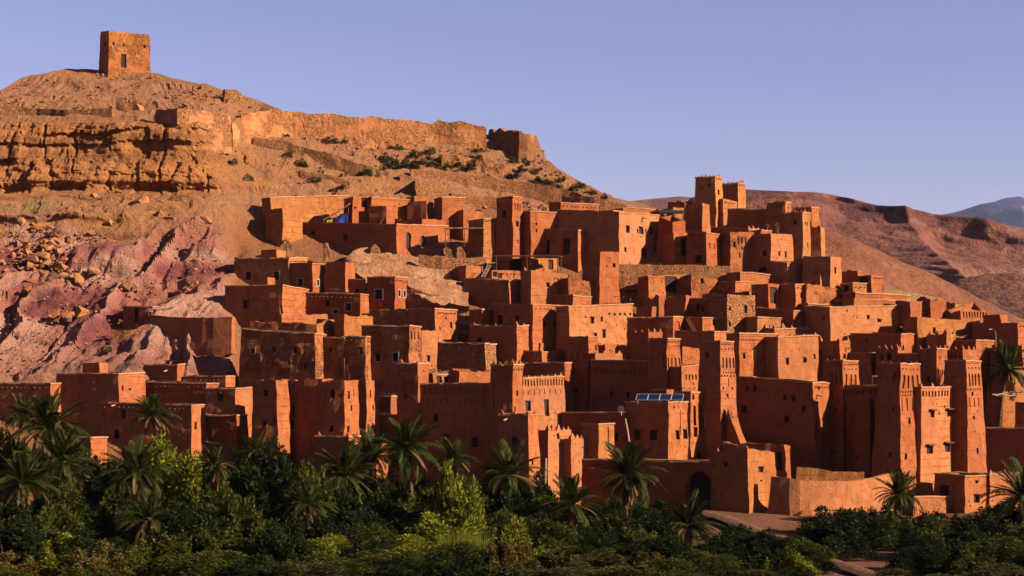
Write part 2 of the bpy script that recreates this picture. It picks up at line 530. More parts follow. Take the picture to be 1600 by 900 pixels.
def far_sheet(name, rdg, pb, Yt, Yb, amp, sc, colf, mat, nc=260, nr=80, cliffpx=0, curve=1.0, x0=None, x1=None):
    r = np.array(rdg, float)
    px = np.linspace(r[0, 0] if x0 is None else x0, r[-1, 0] if x1 is None else x1, nc)
    top = np.interp(px, r[:, 0], r[:, 1])
    v = np.linspace(0, 1, nr) ** 1.0
    PX = np.repeat(px[:, None], nr, 1)
    PY = pb + (top[:, None] - pb) * v[None, :]
    dpx = PY - top[:, None]
    if cliffpx:
        # a near-vertical rim, then a long slope below it
        t = np.where(dpx < cliffpx, 1 - 0.04 * dpx / cliffpx, 0.96 * (1 - (np.clip((dpx - cliffpx) / np.maximum(pb - top[:, None] - cliffpx, 1), 0, 1)) ** curve))
    else:
        t = v[None, :] ** curve * np.ones_like(PY)
    Y = Yb + (Yt - Yb) * t
    fx, fy, Y = PX.ravel(), PY.ravel(), Y.ravel()
    P = np.stack([(fx - 800) / F * Y, Y, EYE + (HOR - fy) / F * Y], 1)
    fade = sstep(0, 1, dpx.ravel() / 6.0 + 0.25)
    d = amp * fbm(P / sc, 5, 0.55)
    # gullies run straight down the slope
    gl = 1 - np.abs(vnoise(np.stack([P[:, 0] / (sc * 0.45) + 0.4 * fbm(P / sc, 2), P[:, 1] / (sc * 4), P[:, 2] * 0], 1)) * 2 - 1)
    P[:, 1] -= (d + amp * 0.7 * gl) * fade
    P[:, 2] += 0.15 * d * fade
    c = colf(P, fx, fy, dpx.ravel())
    P = P.reshape(nc, nr, 3)
    c = c.reshape(nc, nr, 3)
    tp = P[:, -1]
    back = []
    for k in range(1, 7):
        s = k / 6
        q = tp.copy()
        q[:, 1] += min(Yt * 0.5, 1500) * s
        q[:, 0] *= 1 + 0.3 * s
        q[:, 2] = tp[:, 2] * (1 - s) - 3 * s
        back.append(q)
    P = np.concatenate([P, np.stack(back, 1)], 1)
    c = np.concatenate([c, np.repeat(c[:, -1:], 6, 1)], 1)
    me = mesh(name, P.reshape(-1, 3), grid_faces(nc, nr + 6), True)
    set_colors(me, c.reshape(-1, 3))
    o = obj(name, me, mat)
    tag(o, kind='structure')

M_FAR = vcol_material('far_earth', 6.0, 0.06, 2.2, 0.4)
M_MID = vcol_material('near_spur_earth', 2.0, 0.25, 2.2, 0.45)
M_MTN = vcol_material('mountain_rock_haze_blue', 30.0, 0.01, 2.2, 0.4)
def c_mesa(P, fx, fy, d):
    c = np.array([0.22, 0.078, 0.064])[None] * np.ones((len(fx), 1))
    n = fbm(P / 60 + 3, 4)[:, None]
    c = c * (1 + 0.35 * n)
    rim = ((d < 17) & (d > 2))[:, None] * (0.5 + 0.5 * vnoise(np.stack([fx / 3, fy / 2, 0 * fx], 1)))[:, None]
    c = c * (1 - rim) + np.array([0.12, 0.038, 0.030]) * rim
    pale = sstep(0.1, 0.4, fbm(np.stack([P[:, 0] / 80, P[:, 1] / 80, P[:, 2] / 18], 1) + 9, 4))[:, None]
    c = c * (1 - 0.5 * pale) + np.array([0.33, 0.15, 0.115]) * 0.5 * pale
    return c
def c_spur(P, fx, fy, d):
    n = fbm(P / 14 + 3, 4)[:, None]
    return np.array([0.29, 0.105, 0.056])[None] * (1 + 0.5 * n)
def c_brown(P, fx, fy, d):
    n = fbm(P / 40 + 3, 4)[:, None]
    return np.array([0.19, 0.075, 0.050])[None] * (1 + 0.25 * n)
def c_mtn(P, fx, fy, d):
    c = np.array([0.020, 0.014, 0.105])[None] * (1 + 0.3 * fbm(P / 800, 4)[:, None])  # blue of the distant haze is painted into the mountain's base colour
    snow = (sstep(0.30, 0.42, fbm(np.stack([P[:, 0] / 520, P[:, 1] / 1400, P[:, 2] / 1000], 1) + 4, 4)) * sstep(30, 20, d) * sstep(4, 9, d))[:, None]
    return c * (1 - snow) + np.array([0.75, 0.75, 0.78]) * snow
def c_low(P, fx, fy, d):
    return np.array([0.25, 0.11, 0.10])[None] * (1 + 0.3 * fbm(P / 90 + 3, 4)[:, None])
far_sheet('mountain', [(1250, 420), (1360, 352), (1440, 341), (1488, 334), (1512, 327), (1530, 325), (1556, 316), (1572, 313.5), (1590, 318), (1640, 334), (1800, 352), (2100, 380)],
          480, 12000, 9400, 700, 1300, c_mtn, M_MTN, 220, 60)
far_sheet('low_mesa', [(700, 420), (900, 330), (975, 316), (1020, 311), (1062, 307), (1085, 309), (1120, 318), (1300, 400)], 470, 1900, 1400, 30, 150, c_low, M_FAR, 160, 60, 7)
far_sheet('far_table_hill', [(1380, 400), (1500, 362), (1530, 345), (1545, 343), (1570, 352), (1600, 356), (1650, 350), (1800, 360), (2100, 400)], 470, 1800, 1400, 30, 150, c_low, M_FAR, 140, 60, 6)
far_sheet('mesa', [(960, 470), (1040, 345), (1080, 308), (1120, 299), (1165, 296), (1210, 299), (1270, 300), (1300, 303), (1330, 309), (1380, 325), (1420, 329), (1450, 336), (1480, 341), (1520, 347), (1600, 372), (1700, 390), (2000, 430)],
          540, 1000, 560, 46, 110, c_mesa, M_FAR, 460, 170, 16, 1.35)
far_sheet('brown_hill', [(1330, 540), (1440, 470), (1472, 450), (1500, 436), (1540, 428), (1580, 427), (1640, 432), (1800, 450), (2100, 500)], 545, 520, 420, 4, 40, c_brown, M_FAR, 160, 60)
far_sheet('rocky_spur', [(1080, 420), (1180, 352), (1250, 352), (1290, 362), (1330, 373), (1370, 390), (1410, 410), (1440, 421), (1480, 440), (1520, 462), (1600, 500), (1700, 540)],
          560, 420, 300, 5, 24, c_spur, M_MID, 260, 90)

def rock_shelf():
    nx, ny, ns = 120, 60, 8
    px = np.linspace(540, 732, nx)
    up = np.interp(px, [540, 556, 575, 610, 650, 700, 732], [408, 392, 388, 394, 406, 426, 446])
    lo = np.interp(px, [540, 580, 640, 690, 732], [424, 436, 458, 474, 482])
    t = np.linspace(0, 1, ny)
    PX = np.repeat(px[:, None], ny, 1)
    PY = lo[:, None] + (up - lo)[:, None] * t[None, :]
    Y = (YP(lo) - 2.2)[:, None] * (1 - t[None, :]) + (YP(up) + 0.6)[:, None] * t[None, :]
    P = np.stack([(PX - 800) / F * Y, Y, EYE + (HOR - PY) / F * Y], 2)
    q = P.reshape(-1, 3)
    beds = np.clip(fbm(np.stack([q[:, 0] / 9, q[:, 1] / 9, q[:, 2] / 0.9], 1) + 2, 3), -0.12, 0.12) / 0.12
    d = 0.35 * beds + 0.5 * fbm(q / 4.0, 4) + 0.22 * fbm(q / 1.0, 4, 0.6)
    q = q + np.array([0.15, -0.5, 0.8]) * d[:, None]
    P = q.reshape(nx, ny, 3)
    skirt = []
    for k in range(ns, 0, -1):
        s = P[:, 0].copy()
        s[:, 2] -= 5.0 * k / ns
        s[:, 1] += 0.5 + 0.8 * (vnoise(s / 1.1) - 0.3) + 0.5 * (k % 2)
        skirt.append(s)
    P = np.concatenate([np.stack(skirt, 1), P], 1)
    me = mesh('rock_shelf', P.reshape(-1, 3), grid_faces(nx, ny + ns), False)
    n = np.clip(fbm(P.reshape(-1, 3) / 3.0, 4) + 0.5, 0, 1)[:, None]
    set_colors(me, np.array([0.58, 0.300, 0.195]) * n + np.array([0.50, 0.225, 0.120]) * (1 - n))
    tag(obj('rock_shelf', me, vcol_material('shelf_rock', 0.5, 1.0, 3.0, 0.3)), kind='structure')
rock_shelf()

# ------------------------------------------------------------------ earthen buildings
def merlon_mesh():
    m = MB()
    # pointed, slightly stepped clay horn
    prof = [(0.36, 0.24, 0.0), (0.34, 0.23, 0.24), (0.26, 0.19, 0.34), (0.17, 0.14, 0.52), (0.10, 0.09, 0.66), (0.04, 0.04, 0.80)]
    vs, fs = [], []
    for k, (a, b, z) in enumerate(prof):
        lean = 0.05 * z
        vs += [(-a + lean, -b, z), (a + lean, -b, z), (a + lean, b, z), (-a + lean, b, z)]
    for k in range(len(prof) - 1):
        for t in range(4):
            fs.append((k * 4 + t, k * 4 + (t + 1) % 4, k * 4 + 4 + (t + 1) % 4, k * 4 + 4 + t))
    n = len(vs) - 4
    fs.append((n, n + 1, n + 2, n + 3))
    fs.append((3, 2, 1, 0))
    m.add(vs, fs)
    return mesh('merlon', m.v, m.f)
MERLON = {}
def merlon(parent, p, mat, s=0.8, rz=0.0):
    key = mat.name
    if key not in MERLON:
        MERLON[key] = merlon_mesh()
        MERLON[key].materials.append(mat)
    o = obj('merlon', MERLON[key], None, parent)
    o.location = Vector(p) - Vector(parent.location)
    k = s * 0.82 * rnd.uniform(0.6, 1.2)
    o.scale = (k, k, k * rnd.uniform(0.8, 1.15))
    o.rotation_euler = (rnd.uniform(-.08, .08), rnd.uniform(-.12, .12), rz)
    return o

def rel(v, loc):
    return [(a[0] - loc[0], a[1] - loc[1], a[2] - loc[2]) for a in v]

def row(x0, x1, n, y0, y1, w, h, k):
    """n alike openings in a row from picture column x0 to x1"""
    return [(x0 + (x1 - x0) * i / max(n - 1, 1), y0 + (y1 - y0) * i / max(n - 1, 1), w, h, k) for i in range(n)]

DEPTH = {'w': 0.45, 'f': 0.42, 'd': 0.45, 's': 0.40, 'n': 0.14, 'a': 0.16, 'A': 0.45, 'k': 0.45, 'r': 0.25, 'y': 0.2, 'G': 1.6, 'h': 0.25}

def B(name, label, x, y, base, L=(), R=(), th=None, tp=0.03, m='a', Y=None, dy=0.0, cop=0, mer=None, jag=0.18, cat='house', group=None,
      minlen=2.6, inset=0.45, roofdrop=0.55, spouts=(), rough=1.0, ms=0.75):
    """an earthen building seen at a corner: x = picture columns of left end, near corner, right end; y = rows of its top there"""
    if not isinstance(y, (tuple, list)):
        y = (y, y, y)
    Yc = (YP(base) if Y is None else Y) + dy
    C = Vector(((x[1] - 800) / F * Yc, Yc))
    phi = math.atan2(x[1] - 800, F)
    if th is None:
        e = math.atan2(max(x[2] - x[1], 2), max(x[1] - x[0], 2))
        e = min(max(e, math.radians(9)), math.radians(66))
        e = 0.8 * e + 0.2 * math.radians(40)
        t = min(max(e + phi, math.radians(23)), math.radians(60))
    else:
        t = math.radians(max(th, 23))
    dL = Vector((-math.cos(t), math.sin(t)))
    dR = Vector((math.sin(t), math.cos(t)))
    def ext(d, px):
        u = (px - 800) / F
        return (u * C.y - C.x) / (d.x - u * d.y)
    lL = max(ext(dL, x[0]), minlen)
    lR = ext(dR, x[2])
    if lR < minlen or lR > 40:
        lR = min(max(lR, minlen), 14)
    lL = min(lL, 40)
    P = [C + dL * lL, C, C + dR * lR, C + dL * lL + dR * lR]
    zt = [EYE + (HOR - y[0]) / F * P[0].y, EYE + (HOR - y[1]) / F * P[1].y, EYE + (HOR - y[2]) / F * P[2].y]
    zt.append(zt[0] + zt[2] - zt[1])
    zt[3] = max(zt[3], min(zt[:3]) - 0.3)
    # an end that was pulled to the least length keeps a level top
    if abs(ext(dR, x[2]) - lR) > 0.01: zt[2] = zt[1]
    if abs(ext(dL, x[0]) - lL) > 0.01: zt[0] = zt[1]
    sink = 3.2 + (6.0 if base < 400 and x[1] > 420 else 4.0 if base > 530 else 0.0)
    zb = EYE + (HOR - base) / F * Yc - sink
    loc = Vector((C.x, C.y, zb + sink))
    root = empty(name, loc)
    tag(root, label, cat, group)
    mat = MAT[m]
    mb = MB()
    seed = rnd.uniform(0, 90)
    topm = max(zt)
    kids = []
    roof_z = min(zt) - roofdrop - (jag * 0.6 if jag > 0.3 else 0)
    copeb = MB()
    def jagf(p):
        a = np.array([[p[0], p[1], 0.0]])
        v = float(vnoise(a / 0.55 + seed)[0]) * 0.45 + float(vnoise(a / 1.6 + seed)[0]) * 0.55
        if jag > 0.3:
            v = max(0.0, v * 1.9 - 0.55)
        return jag * v
    for k in range(4):
        A, Bp = P[k], P[(k + 1) % 4]
        d = Bp - A
        ln = d.length
        d = d / ln
        n = Vector((d.y, -d.x))
        za, zc = zt[k], zt[(k + 1) % 4]
        holes = []
        src = L if k == 0 else R if k == 1 else ()
        for hcell in src:
            hx, hy, hw, hh = hcell[:4]
            kind = hcell[4] if len(hcell) > 4 else 'w'
            def hit(qx, qy):
                off = 0.0
                for _ in range(3):
                    a = A + n * off
                    u = (qx - 800) / F
                    s = (u * a.y - a.x) / (d.x - u * d.y)
                    z = EYE + (HOR - qy) / F * (a.y + s * d.y)
                    off = tp * max(za + (zc - za) * s / ln - z, 0)
                return s, z
            s, z = hit(hx, hy)
            s0, s1 = hit(hx - hw / 2, hy)[0], hit(hx + hw / 2, hy)[0]
            z1, z0 = hit(hx, hy - hh / 2)[1], hit(hx, hy + hh / 2)[1]
            s0, s1 = max(s0, 0.12), min(s1, ln - 0.12)
            ztop_here = za + (zc - za) * (s0 + s1) / 2 / ln
            z1 = min(z1, ztop_here - 0.12 - (jag if jag < 0.3 else 0.1))
            if s1 - s0 < 0.08 or z1 - z0 < 0.1 or z0 < zb + 0.3:
                continue
            if any(s0 < q[1] + .03 and s1 > q[0] - .03 and z0 < q[3] + .03 and z1 > q[2] - .03 for q in holes):
                continue
            holes.append((s0, s1, z0, z1, kind))
        if k < 2 and ln > 3.0 and jag < 0.3:
            # small putlog holes left by the rammed-earth formwork
            for _ in range(int(min(ln * 0.9, 9))):
                s0 = rnd.uniform(0.3, ln - 0.5); z0 = max(za, zc) - rnd.uniform(0.7, min(max(za, zc) - zb - 3.4, 8.0) + 0.75)
                s1 = s0 + rnd.uniform(.12, .2); z1 = z0 + rnd.uniform(.14, .24)
                if z1 > min(za, zc) - 0.4 or any(s0 < q[1] + .25 and s1 > q[0] - .25 and z0 < q[3] + .25 and z1 > q[2] - .25 for q in holes):
                    continue
                holes.append((s0, s1, z0, z1, 'h'))
        step = 0.9 if k < 2 else 2.6
        def breaks(a, b, st, hs):
            reg = list(np.linspace(a, b, max(2, int(round((b - a) / st)) + 1)))
            hs = sorted(set(round(q, 4) for q in hs))
            out = [reg[0], reg[-1]]
            for q in hs:
                if all(abs(q - o2) > 1e-3 for o2 in out): out.append(q)
            for q in reg[1:-1]:
                if all(abs(q - o2) > 0.22 for o2 in out): out.append(q)
            return sorted(out)
        st_ = 0.55 if jag > 0.3 and k < 2 else step
        S = breaks(0, ln, st_, [q for h in holes for q in h[:2]])
        Z = breaks(zb, max(za, zc), step, [q for h in holes for q in h[2:4]])
        ztop = [za + (zc - za) * s / ln - jagf(A + d * s) for s in S]
        def pt(s, z, inn=0.0, A=A, d=d, n=n, ln=ln):
            off = tp * max(topm - z, 0)
            ss = -off + (ln + 2 * off) * s / ln
            q = A + d * ss + n * (off - inn)
            return (q.x, q.y, z)
        idx = {}
        vs, fs = [], []
        for i, s in enumerate(S):
            for j, z in enumerate(Z):
                zz = ztop[i] if j == len(Z) - 1 else min(z, ztop[i] - 0.002 * (len(Z) - j))
                idx[i, j] = len(vs)
                vs.append(pt(s, zz))
        for i in range(len(S) - 1):
            sm = (S[i] + S[i + 1]) / 2
            for j in range(len(Z) - 1):
                zm = (Z[j] + Z[j + 1]) / 2
                if any(h[0] < sm < h[1] and h[2] < zm < h[3] for h in holes):
                    continue
                fs.append((idx[i, j], idx[i + 1, j], idx[i + 1, j + 1], idx[i, j + 1]))
        mb.add(vs, fs)
        # parapet: top face and inner face down to the roof
        ins = min(inset, ln * 0.2)
        def inner(s, z, A=A, d=d, n=n, ln=ln, ins=ins):
            ss = ins + (ln - 2 * ins) * s / ln
            q = A + d * ss - n * ins
            return (q.x, q.y, z)
        tv, tf = [], []
        for i, s in enumerate(S):
            tv += [pt(s, ztop[i]), inner(s, ztop[i]), inner(s, min(roof_z, ztop[i] - 0.05))]
        for i in range(len(S) - 1):
            a, b2 = i * 3, i * 3 + 3
            tf += [(a, b2, b2 + 1, a + 1), (a + 1, b2 + 1, b2 + 2, a + 2)]
        mb.add(tv, tf)
        if cop:
            cv, cf = [], []
            for i, s in enumerate(S):
                o1 = 0.10
                a = Vector(pt(s, ztop[i] - 0.05, -o1)); b2 = Vector(pt(s, ztop[i] + 0.11, -o1 * 0.7)); c3 = Vector(inner(s, ztop[i] + 0.09)); c4 = Vector(pt(s, ztop[i] - 0.05, 0.02))
                if i == 0 or i == len(S) - 1:
                    e2 = Vector((d.x, d.y, 0)) * (o1 if i else -o1)
                    a += e2; b2 += e2
                cv += [c4, a, b2, c3]
            for i in range(len(S) - 1):
                a, b2 = i * 4, i * 4 + 4
                cf += [(a, b2, b2 + 1, a + 1), (a + 1, b2 + 1, b2 + 2, a + 2), (a + 2, b2 + 2, b2 + 3, a + 3)]
            copeb.add(cv, cf)
        for (s0, s1, z0, z1, kind) in holes:
            dp = DEPTH[kind]
            o4 = [pt(s0, z0), pt(s1, z0), pt(s1, z1), pt(s0, z1)]
            i4 = [pt(s0, z0, dp), pt(s1, z0, dp), pt(s1, z1, dp), pt(s0, z1, dp)]
            mb.add(o4 + i4, ((0, 1, 5, 4), (1, 2, 6, 5), (2, 3, 7, 6), (3, 0, 4, 7), (4, 5, 6, 7)))
            if kind in 'aAG':
                # arched head: two spandrels fill the upper corners of the opening
                r = (s1 - s0) / 2
                hz = min(r * 1.1, (z1 - z0) * 0.6)
                sm = (s0 + s1) / 2
                for sg in (-1, 1):
                    arc = [(sm + sg * r * math.cos(q * math.pi / 10), z1 - hz + hz * math.sin(q * math.pi / 10)) for q in range(6)]
                    pts = [(sm + sg * r, z1)] + arc
                    f1 = [pt(a, b2, 0.004) for a, b2 in pts]
                    f2 = [pt(a, b2, dp * 0.9) for a, b2 in pts]
                    nn = len(pts)
                    fsx = [(0, q, q + 1) if sg < 0 else (0, q + 1, q) for q in range(1, nn - 1)]
                    fsx += [(q, q + 1, q + 1 + nn, q + nn) for q in range(1, nn - 1)]
                    mb.add(f1 + f2, fsx)
            kids.append((kind, s0, s1, z0, z1, pt, Vector((d.x, d.y, 0)), Vector((n.x, n.y, 0))))
    rq = []
    for k in range(4):
        q = P[k]
        c = (P[0] + P[1] + P[2] + P[3]) / 4
        v = (c - q)
        ea = (P[(k + 1) % 4] - q); eb = (P[k - 1] - q)
        q = q + ea.normalized() * min(inset, ea.length * .2) + eb.normalized() * min(inset, eb.length * .2)
        rq.append((q.x, q.y, roof_z))
    mb.add(rq, ((0, 1, 2, 3),))
    amp = 0.10 * rough
    V = jitter(mb.v, amp, 1.4, seed)
    wall = obj('wall', mesh('wall', rel(V, loc), mb.f), mat, root)
    if cop:
        obj('coping', mesh('coping', rel(jitter(copeb.v, amp, 1.4, seed), loc), copeb.f), M_COPE, root)
    def J(p):
        return jitter([p], amp, 1.4, seed)[0] - np.array(loc)
    for (kind, s0, s1, z0, z1, pt, d3, n3) in kids:
        if kind in 'nah':
            continue
        w, h = s1 - s0, z1 - z0
        up = Vector((0, 0, 1))
        a = Vector(J(pt(s0, z0, DEPTH[kind] - 0.10))) - d3 * 0.03 - up * 0.03
        if kind in 'dG':
            mm = MB()
            npl = max(2, int(w / 0.3))
            mm.box(a, d3 * (w + .06), n3 * 0.03, up * (h + .06))
            for q in range(npl):
                mm.box(a + d3 * (w * q / npl + 0.02) + n3 * 0.03, d3 * (w / npl - 0.03), n3 * 0.03, up * h)
            dobj = mm.build('door', M_BARS, root) if kind == 'd' else mm.build('gate_door', M_BARS, root)
            tag(dobj, 'dark plank door set back in its opening')
            continue
        if kind == 's':
            mm = MB()
            mm.box(a, d3 * (w + .06), n3 * 0.03, up * (h + .06))
            mm.build('slit', M_DARK, root)
            continue
        mm = MB()
        mm.box(a, d3 * (w + .06), n3 * 0.02, up * (h + .06))
        win = mm.build('window', M_REDDOOR if kind == 'r' else M_YELLOW if kind == 'y' else M_DARK, root)
        # wooden grille bars of the window
        g = MB()
        if w > 0.42 and kind not in 'ry':
            t_ = 0.03
            nb_ = 2 if w < 0.7 else 3
            for q in range(nb_ + 1):
                g.box(a + d3 * (0.03 + (w - t_) * q / nb_) + n3 * 0.02, d3 * t_, n3 * 0.03, up * h)
            for q in (0.03, h * 0.5, h - 0.03):
                g.box(a + up * q + n3 * 0.022, d3 * w, n3 * 0.03, up * t_)
            g.build('grille', M_BARS, win)
        if kind in 'f':
            fr = MB()
            o = Vector(J(pt(s0, z0))) - n3 * 0.03
            fw = 0.13
            fr.box(o - d3 * fw - up * fw, d3 * (w + 2 * fw), n3 * 0.075, up * fw)
            fr.box(o - d3 * fw + up * h, d3 * (w + 2 * fw), n3 * 0.075, up * fw)
            fr.box(o - d3 * fw, d3 * fw, n3 * 0.07, up * h)
            fr.box(o + d3 * w, d3 * fw, n3 * 0.07, up * h)
            fr.build('frame', M_WHITE, win)
        if kind == 'k':
            fr = MB()
            o = Vector(J(pt(s0, z1)))
            fr.box(o - d3 * 0.28 + up * 0.05 - n3 * 0.1, d3 * (w + 0.56), n3 * 0.55 - up * 0.06, up * 0.10)
            fr.box(o - d3 * 0.1 - up * 0.04 - n3 * 0.1, d3 * 0.09, n3 * 0.5, up * 0.09)
            fr.box(o + d3 * (w + 0.02) - up * 0.04 - n3 * 0.1, d3 * 0.09, n3 * 0.5, up * 0.09)
            fr.build('canopy', M_WOOD, win)
        elif w > 0.35 and kind == 'w':
            fr = MB()
            o = Vector(J(pt(s0, z1))) - n3 * 0.05
            fr.box(o - d3 * 0.12, d3 * (w + 0.24), n3 * 0.085, up * 0.09)
            fr.build('lintel', M_WOOD, win)
    # spouts: hollow logs that stick out below the roof
    for (qx, qy) in spouts:
        for k in (0, 1):
            A, Bp = P[k], P[k + 1]
            d = (Bp - A); ln = d.length; d = d / ln
            n = Vector((d.y, -d.x))
            u = (qx - 800) / F
            s = (u * A.y - A.x) / (d.x - u * d.y)
            if -0.01 <= s <= ln:
                z = EYE + (HOR - qy) / F * (A.y + s * d.y)
                q = A + d * s + n * tp * (topm - z)
                mm = MB()
                o = Vector((q.x, q.y, z)) - loc
                n3 = Vector((n.x, n.y, -0.25)); d3 = Vector((d.x, d.y, 0))
                mm.box(o - d3 * .07 - n3 * .2, d3 * .14, n3 * 0.95, Vector((0, 0, .05)))
                mm.box(o - d3 * .09 - n3 * .2, d3 * .04, n3 * 0.95, Vector((0, 0, .12)))
                mm.box(o + d3 * .05 - n3 * .2, d3 * .04, n3 * 0.95, Vector((0, 0, .12)))
                mm.build('water_spout', M_PALEWOOD, root)
                break
    # beam ends of the roof stick out of some walls; small stair heads stand on some roofs
    if not mer and jag < 0.3 and rnd.random() < 0.45:
        k = rnd.choice((0, 1))
        A, Bp = P[k], P[k + 1]
        d = (Bp - A); ln = d.length; d = d / ln
        n = Vector((d.y, -d.x))
        mm = MB()
        q = 0.5
        while q < ln - 0.4:
            z = zt[k] + (zt[k + 1] - zt[k]) * q / ln - 0.55
            p2 = A + d * q + n * 0.02
            o = Vector((p2.x, p2.y, z + rnd.uniform(-.04, .04))) - loc
            e = Vector((n.x, n.y, 0)) * rnd.uniform(.2, .42)
            mm.tube([o - e * .5, o + e], [0.07, 0.065], 5)
            q += rnd.uniform(.55, .85)
        if mm.v:
            bo = mm.build('beam_ends', M_WOOD, root)
            tag(bo, kind='stuff')
    if jag < 0.3 and cat == 'house' and lL > 4.5 and lR > 4.5 and rnd.random() < 0.55:
        s1, s2 = rnd.uniform(.30, .55), rnd.uniform(.35, .6)
        o2 = P[1] + dL * lL * s1 + dR * lR * s2
        w1, w2, hh = rnd.uniform(1.6, 2.6), rnd.uniform(1.6, 2.6), rnd.uniform(1.0, 1.6)
        mm = MB()
        base_z = roof_z - 0.05
        c8 = [o2, o2 + dL * w1, o2 + dL * w1 + dR * w2, o2 + dR * w2]
        rows4 = [0, 0.5, 1.0]
        vs = []
        for t4 in rows4:
            for q in c8:
                vs.append((q.x, q.y, base_z + (hh + roofdrop) * t4))
        fs = []
        for r4 in range(2):
            for q in range(4):
                a4, b4 = r4 * 4 + q, r4 * 4 + (q + 1) % 4
                fs.append((b4, a4, a4 + 4, b4 + 4))
        fs.append((11, 10, 9, 8))
        mm.add(vs, fs)
        obj('stair_head', mesh('stair_head', rel(jitter(mm.v, 0.12, 1.2, seed), loc), mm.f), mat, root)
    # merlons at the corners and along the edges
    if mer:
        nL, nR = mer
        done = []
        for k, nn in ((0, nL), (1, nR)):
            if nn < 1: continue
            A, Bp = P[k], P[k + 1]
            d = (Bp - A); ln = d.length; d = d / ln
            n = Vector((d.y, -d.x))
            for q in range(nn + 1):
                s = 0.28 + (ln - 0.56) * q / nn
                z = zt[k] + (zt[k + 1] - zt[k]) * s / ln - 0.10
                p2 = A + d * s - n * 0.24
                if any((p2 - o2).length < 0.4 for o2 in done): continue
                done.append(p2)
                pj = jitter([(p2.x, p2.y, z)], amp, 1.4, seed)[0]
                merlon(root, pj, mat, ms, math.atan2(d.y, d.x))
    return root

def wall_line(name, label, pts, thick=0.8, m='t', jag=0.5, cat='wall', sink=2.0, step=0.7, group=None, Ys=None, lean=0.05, rj=0.12):
    """a free-standing wall along picture points (column, top row, foot row)"""
    P = []
    for i, (px, yt, yb) in enumerate(pts):
        Y = float(DEP([px], [yb])[0]) - 1.1 if Ys is None else Ys[i]
        P.append((Vector(((px - 800) / F * Y, Y)), EYE + (HOR - yt) / F * Y, EYE + (HOR - yb) / F * Y - sink))
    S = []
    for i in range(len(P) - 1):
        a, b = P[i], P[i + 1]
        n = max(1, int((b[0] - a[0]).length / step))
        for k in range(n):
            t = k / n
            S.append((a[0].lerp(b[0], t), a[1] + (b[1] - a[1]) * t, a[2] + (b[2] - a[2]) * t))
    S.append(P[-1])
    seed = rnd.uniform(0, 90)
    rows = 5
    vs, fs = [], []
    nrow = rows * 2
    for i, (p, zt, zb) in enumerate(S):
        a = S[max(i - 1, 0)][0]; b = S[min(i + 1, len(S) - 1)][0]
        d = (b - a).normalized()
        n = Vector((d.y, -d.x))
        q = np.array([[p.x, p.y, 0]])
        v = float(vnoise(q / 0.8 + seed)[0]) * 0.5 + float(vnoise(q / 3.0 + seed)[0]) * 0.7
        z = zt - jag * v
        for k in range(rows):
            t = k / (rows - 1)
            zz = zb + (z - zb) * t
            o = thick / 2 + lean * (z - zz)
            vs.append((p.x + n.x * o, p.y + n.y * o, zz))
        for k in range(rows):
            t = 1 - k / (rows - 1)
            zz = zb + (z - zb) * t
            o = thick / 2 + lean * (z - zz)
            vs.append((p.x - n.x * o, p.y - n.y * o, zz))
    for i in range(len(S) - 1):
        for k in range(nrow - 1):
            fs.append((i * nrow + k, (i + 1) * nrow + k, (i + 1) * nrow + k + 1, i * nrow + k + 1))
    fs.append(tuple(range(nrow)))
    fs.append(tuple((len(S) - 1) * nrow + k for k in range(nrow - 1, -1, -1)))
    o = obj(name, mesh(name, jitter(vs, rj, 0.9, seed), fs), MAT[m])
    tag(o, label, cat, group)
    return o

# ------------------------------------------------------------------ hilltop
B('hilltop_granary', 'square ochre mud-brick granary alone on the hilltop against the sky', (157, 170, 233), (49, 47, 54), 110, th=62, tp=0.025, m='q', Y=293,
  L=[(164, 68, 3, 5, 's')], R=[(177, 68, 3, 5, 's'), (193.5, 70, 2.4, 5, 's'), (224.5, 72, 3, 5, 's'), (216.5, 83, 2, 2, 's'), (219.5, 94, 2, 2, 's'), (193.5, 94.5, 8, 21, 'd')], cat='granary', jag=0.1)
wall_line('rampart', 'long crumbling stone rampart running along the skyline of the hill', [(372, 176, 212), (420, 168, 212), (455, 172, 208), (520, 176, 210), (560, 180, 214), (600, 180, 215), (640, 184, 215), (672, 187, 214), (684, 183, 215), (720, 187, 222), (760, 194, 228)], jag=0.8, thick=1.1, rj=0.10, step=0.5)
wall_line('rampart_bastion', 'square stone rampart corner with a dark left face below the hilltop', [(249, 169, 200), (278, 169, 209), (320, 171, 221), (358, 178, 221)], jag=0.4, thick=1.0, Ys=[256, 251, 254, 257], m='t', rj=0.05)
wall_line('rampart_stump', 'broken rampart stub beside the breach at the left end of the skyline wall', [(358, 190, 218), (366, 181, 216), (378, 181, 214)], jag=0.6, thick=1.0, m='t')
wall_line('stone_wall', 'low dark stone wall along the cliff edge at far left', [(-30, 162, 180), (30, 163, 179), (60, 167, 179), (110, 169, 182), (178, 166, 184)], jag=0.6, m='b', thick=0.8)
wall_line('stone_wall', 'small broken stone wall just below the hilltop mound', [(183, 156, 168), (216, 159, 170), (221, 164, 171)], jag=0.5, m='t', thick=0.8)
wall_line('stone_wall', 'tiny ruined wall on the skyline right of the granary', [(350, 139, 150), (366, 139, 152), (374, 144, 152)], jag=0.3, m='b', thick=0.7)
wall_line('terrace_wall', 'collapsed dark terrace wall slanting down the hillside below the rampart', [(395, 212, 224), (450, 219, 236), (500, 232, 250), (560, 250, 266), (608, 264, 276)], jag=0.8, m='b', thick=0.9)
wall_line('terrace_wall', 'long sunlit stone terrace wall descending the right shoulder of the hill', [(642, 264, 279), (700, 268, 284), (760, 274, 292), (820, 282, 303), (880, 294, 317), (930, 306, 327), (966, 316, 330)], jag=0.35, m='s', thick=0.9)
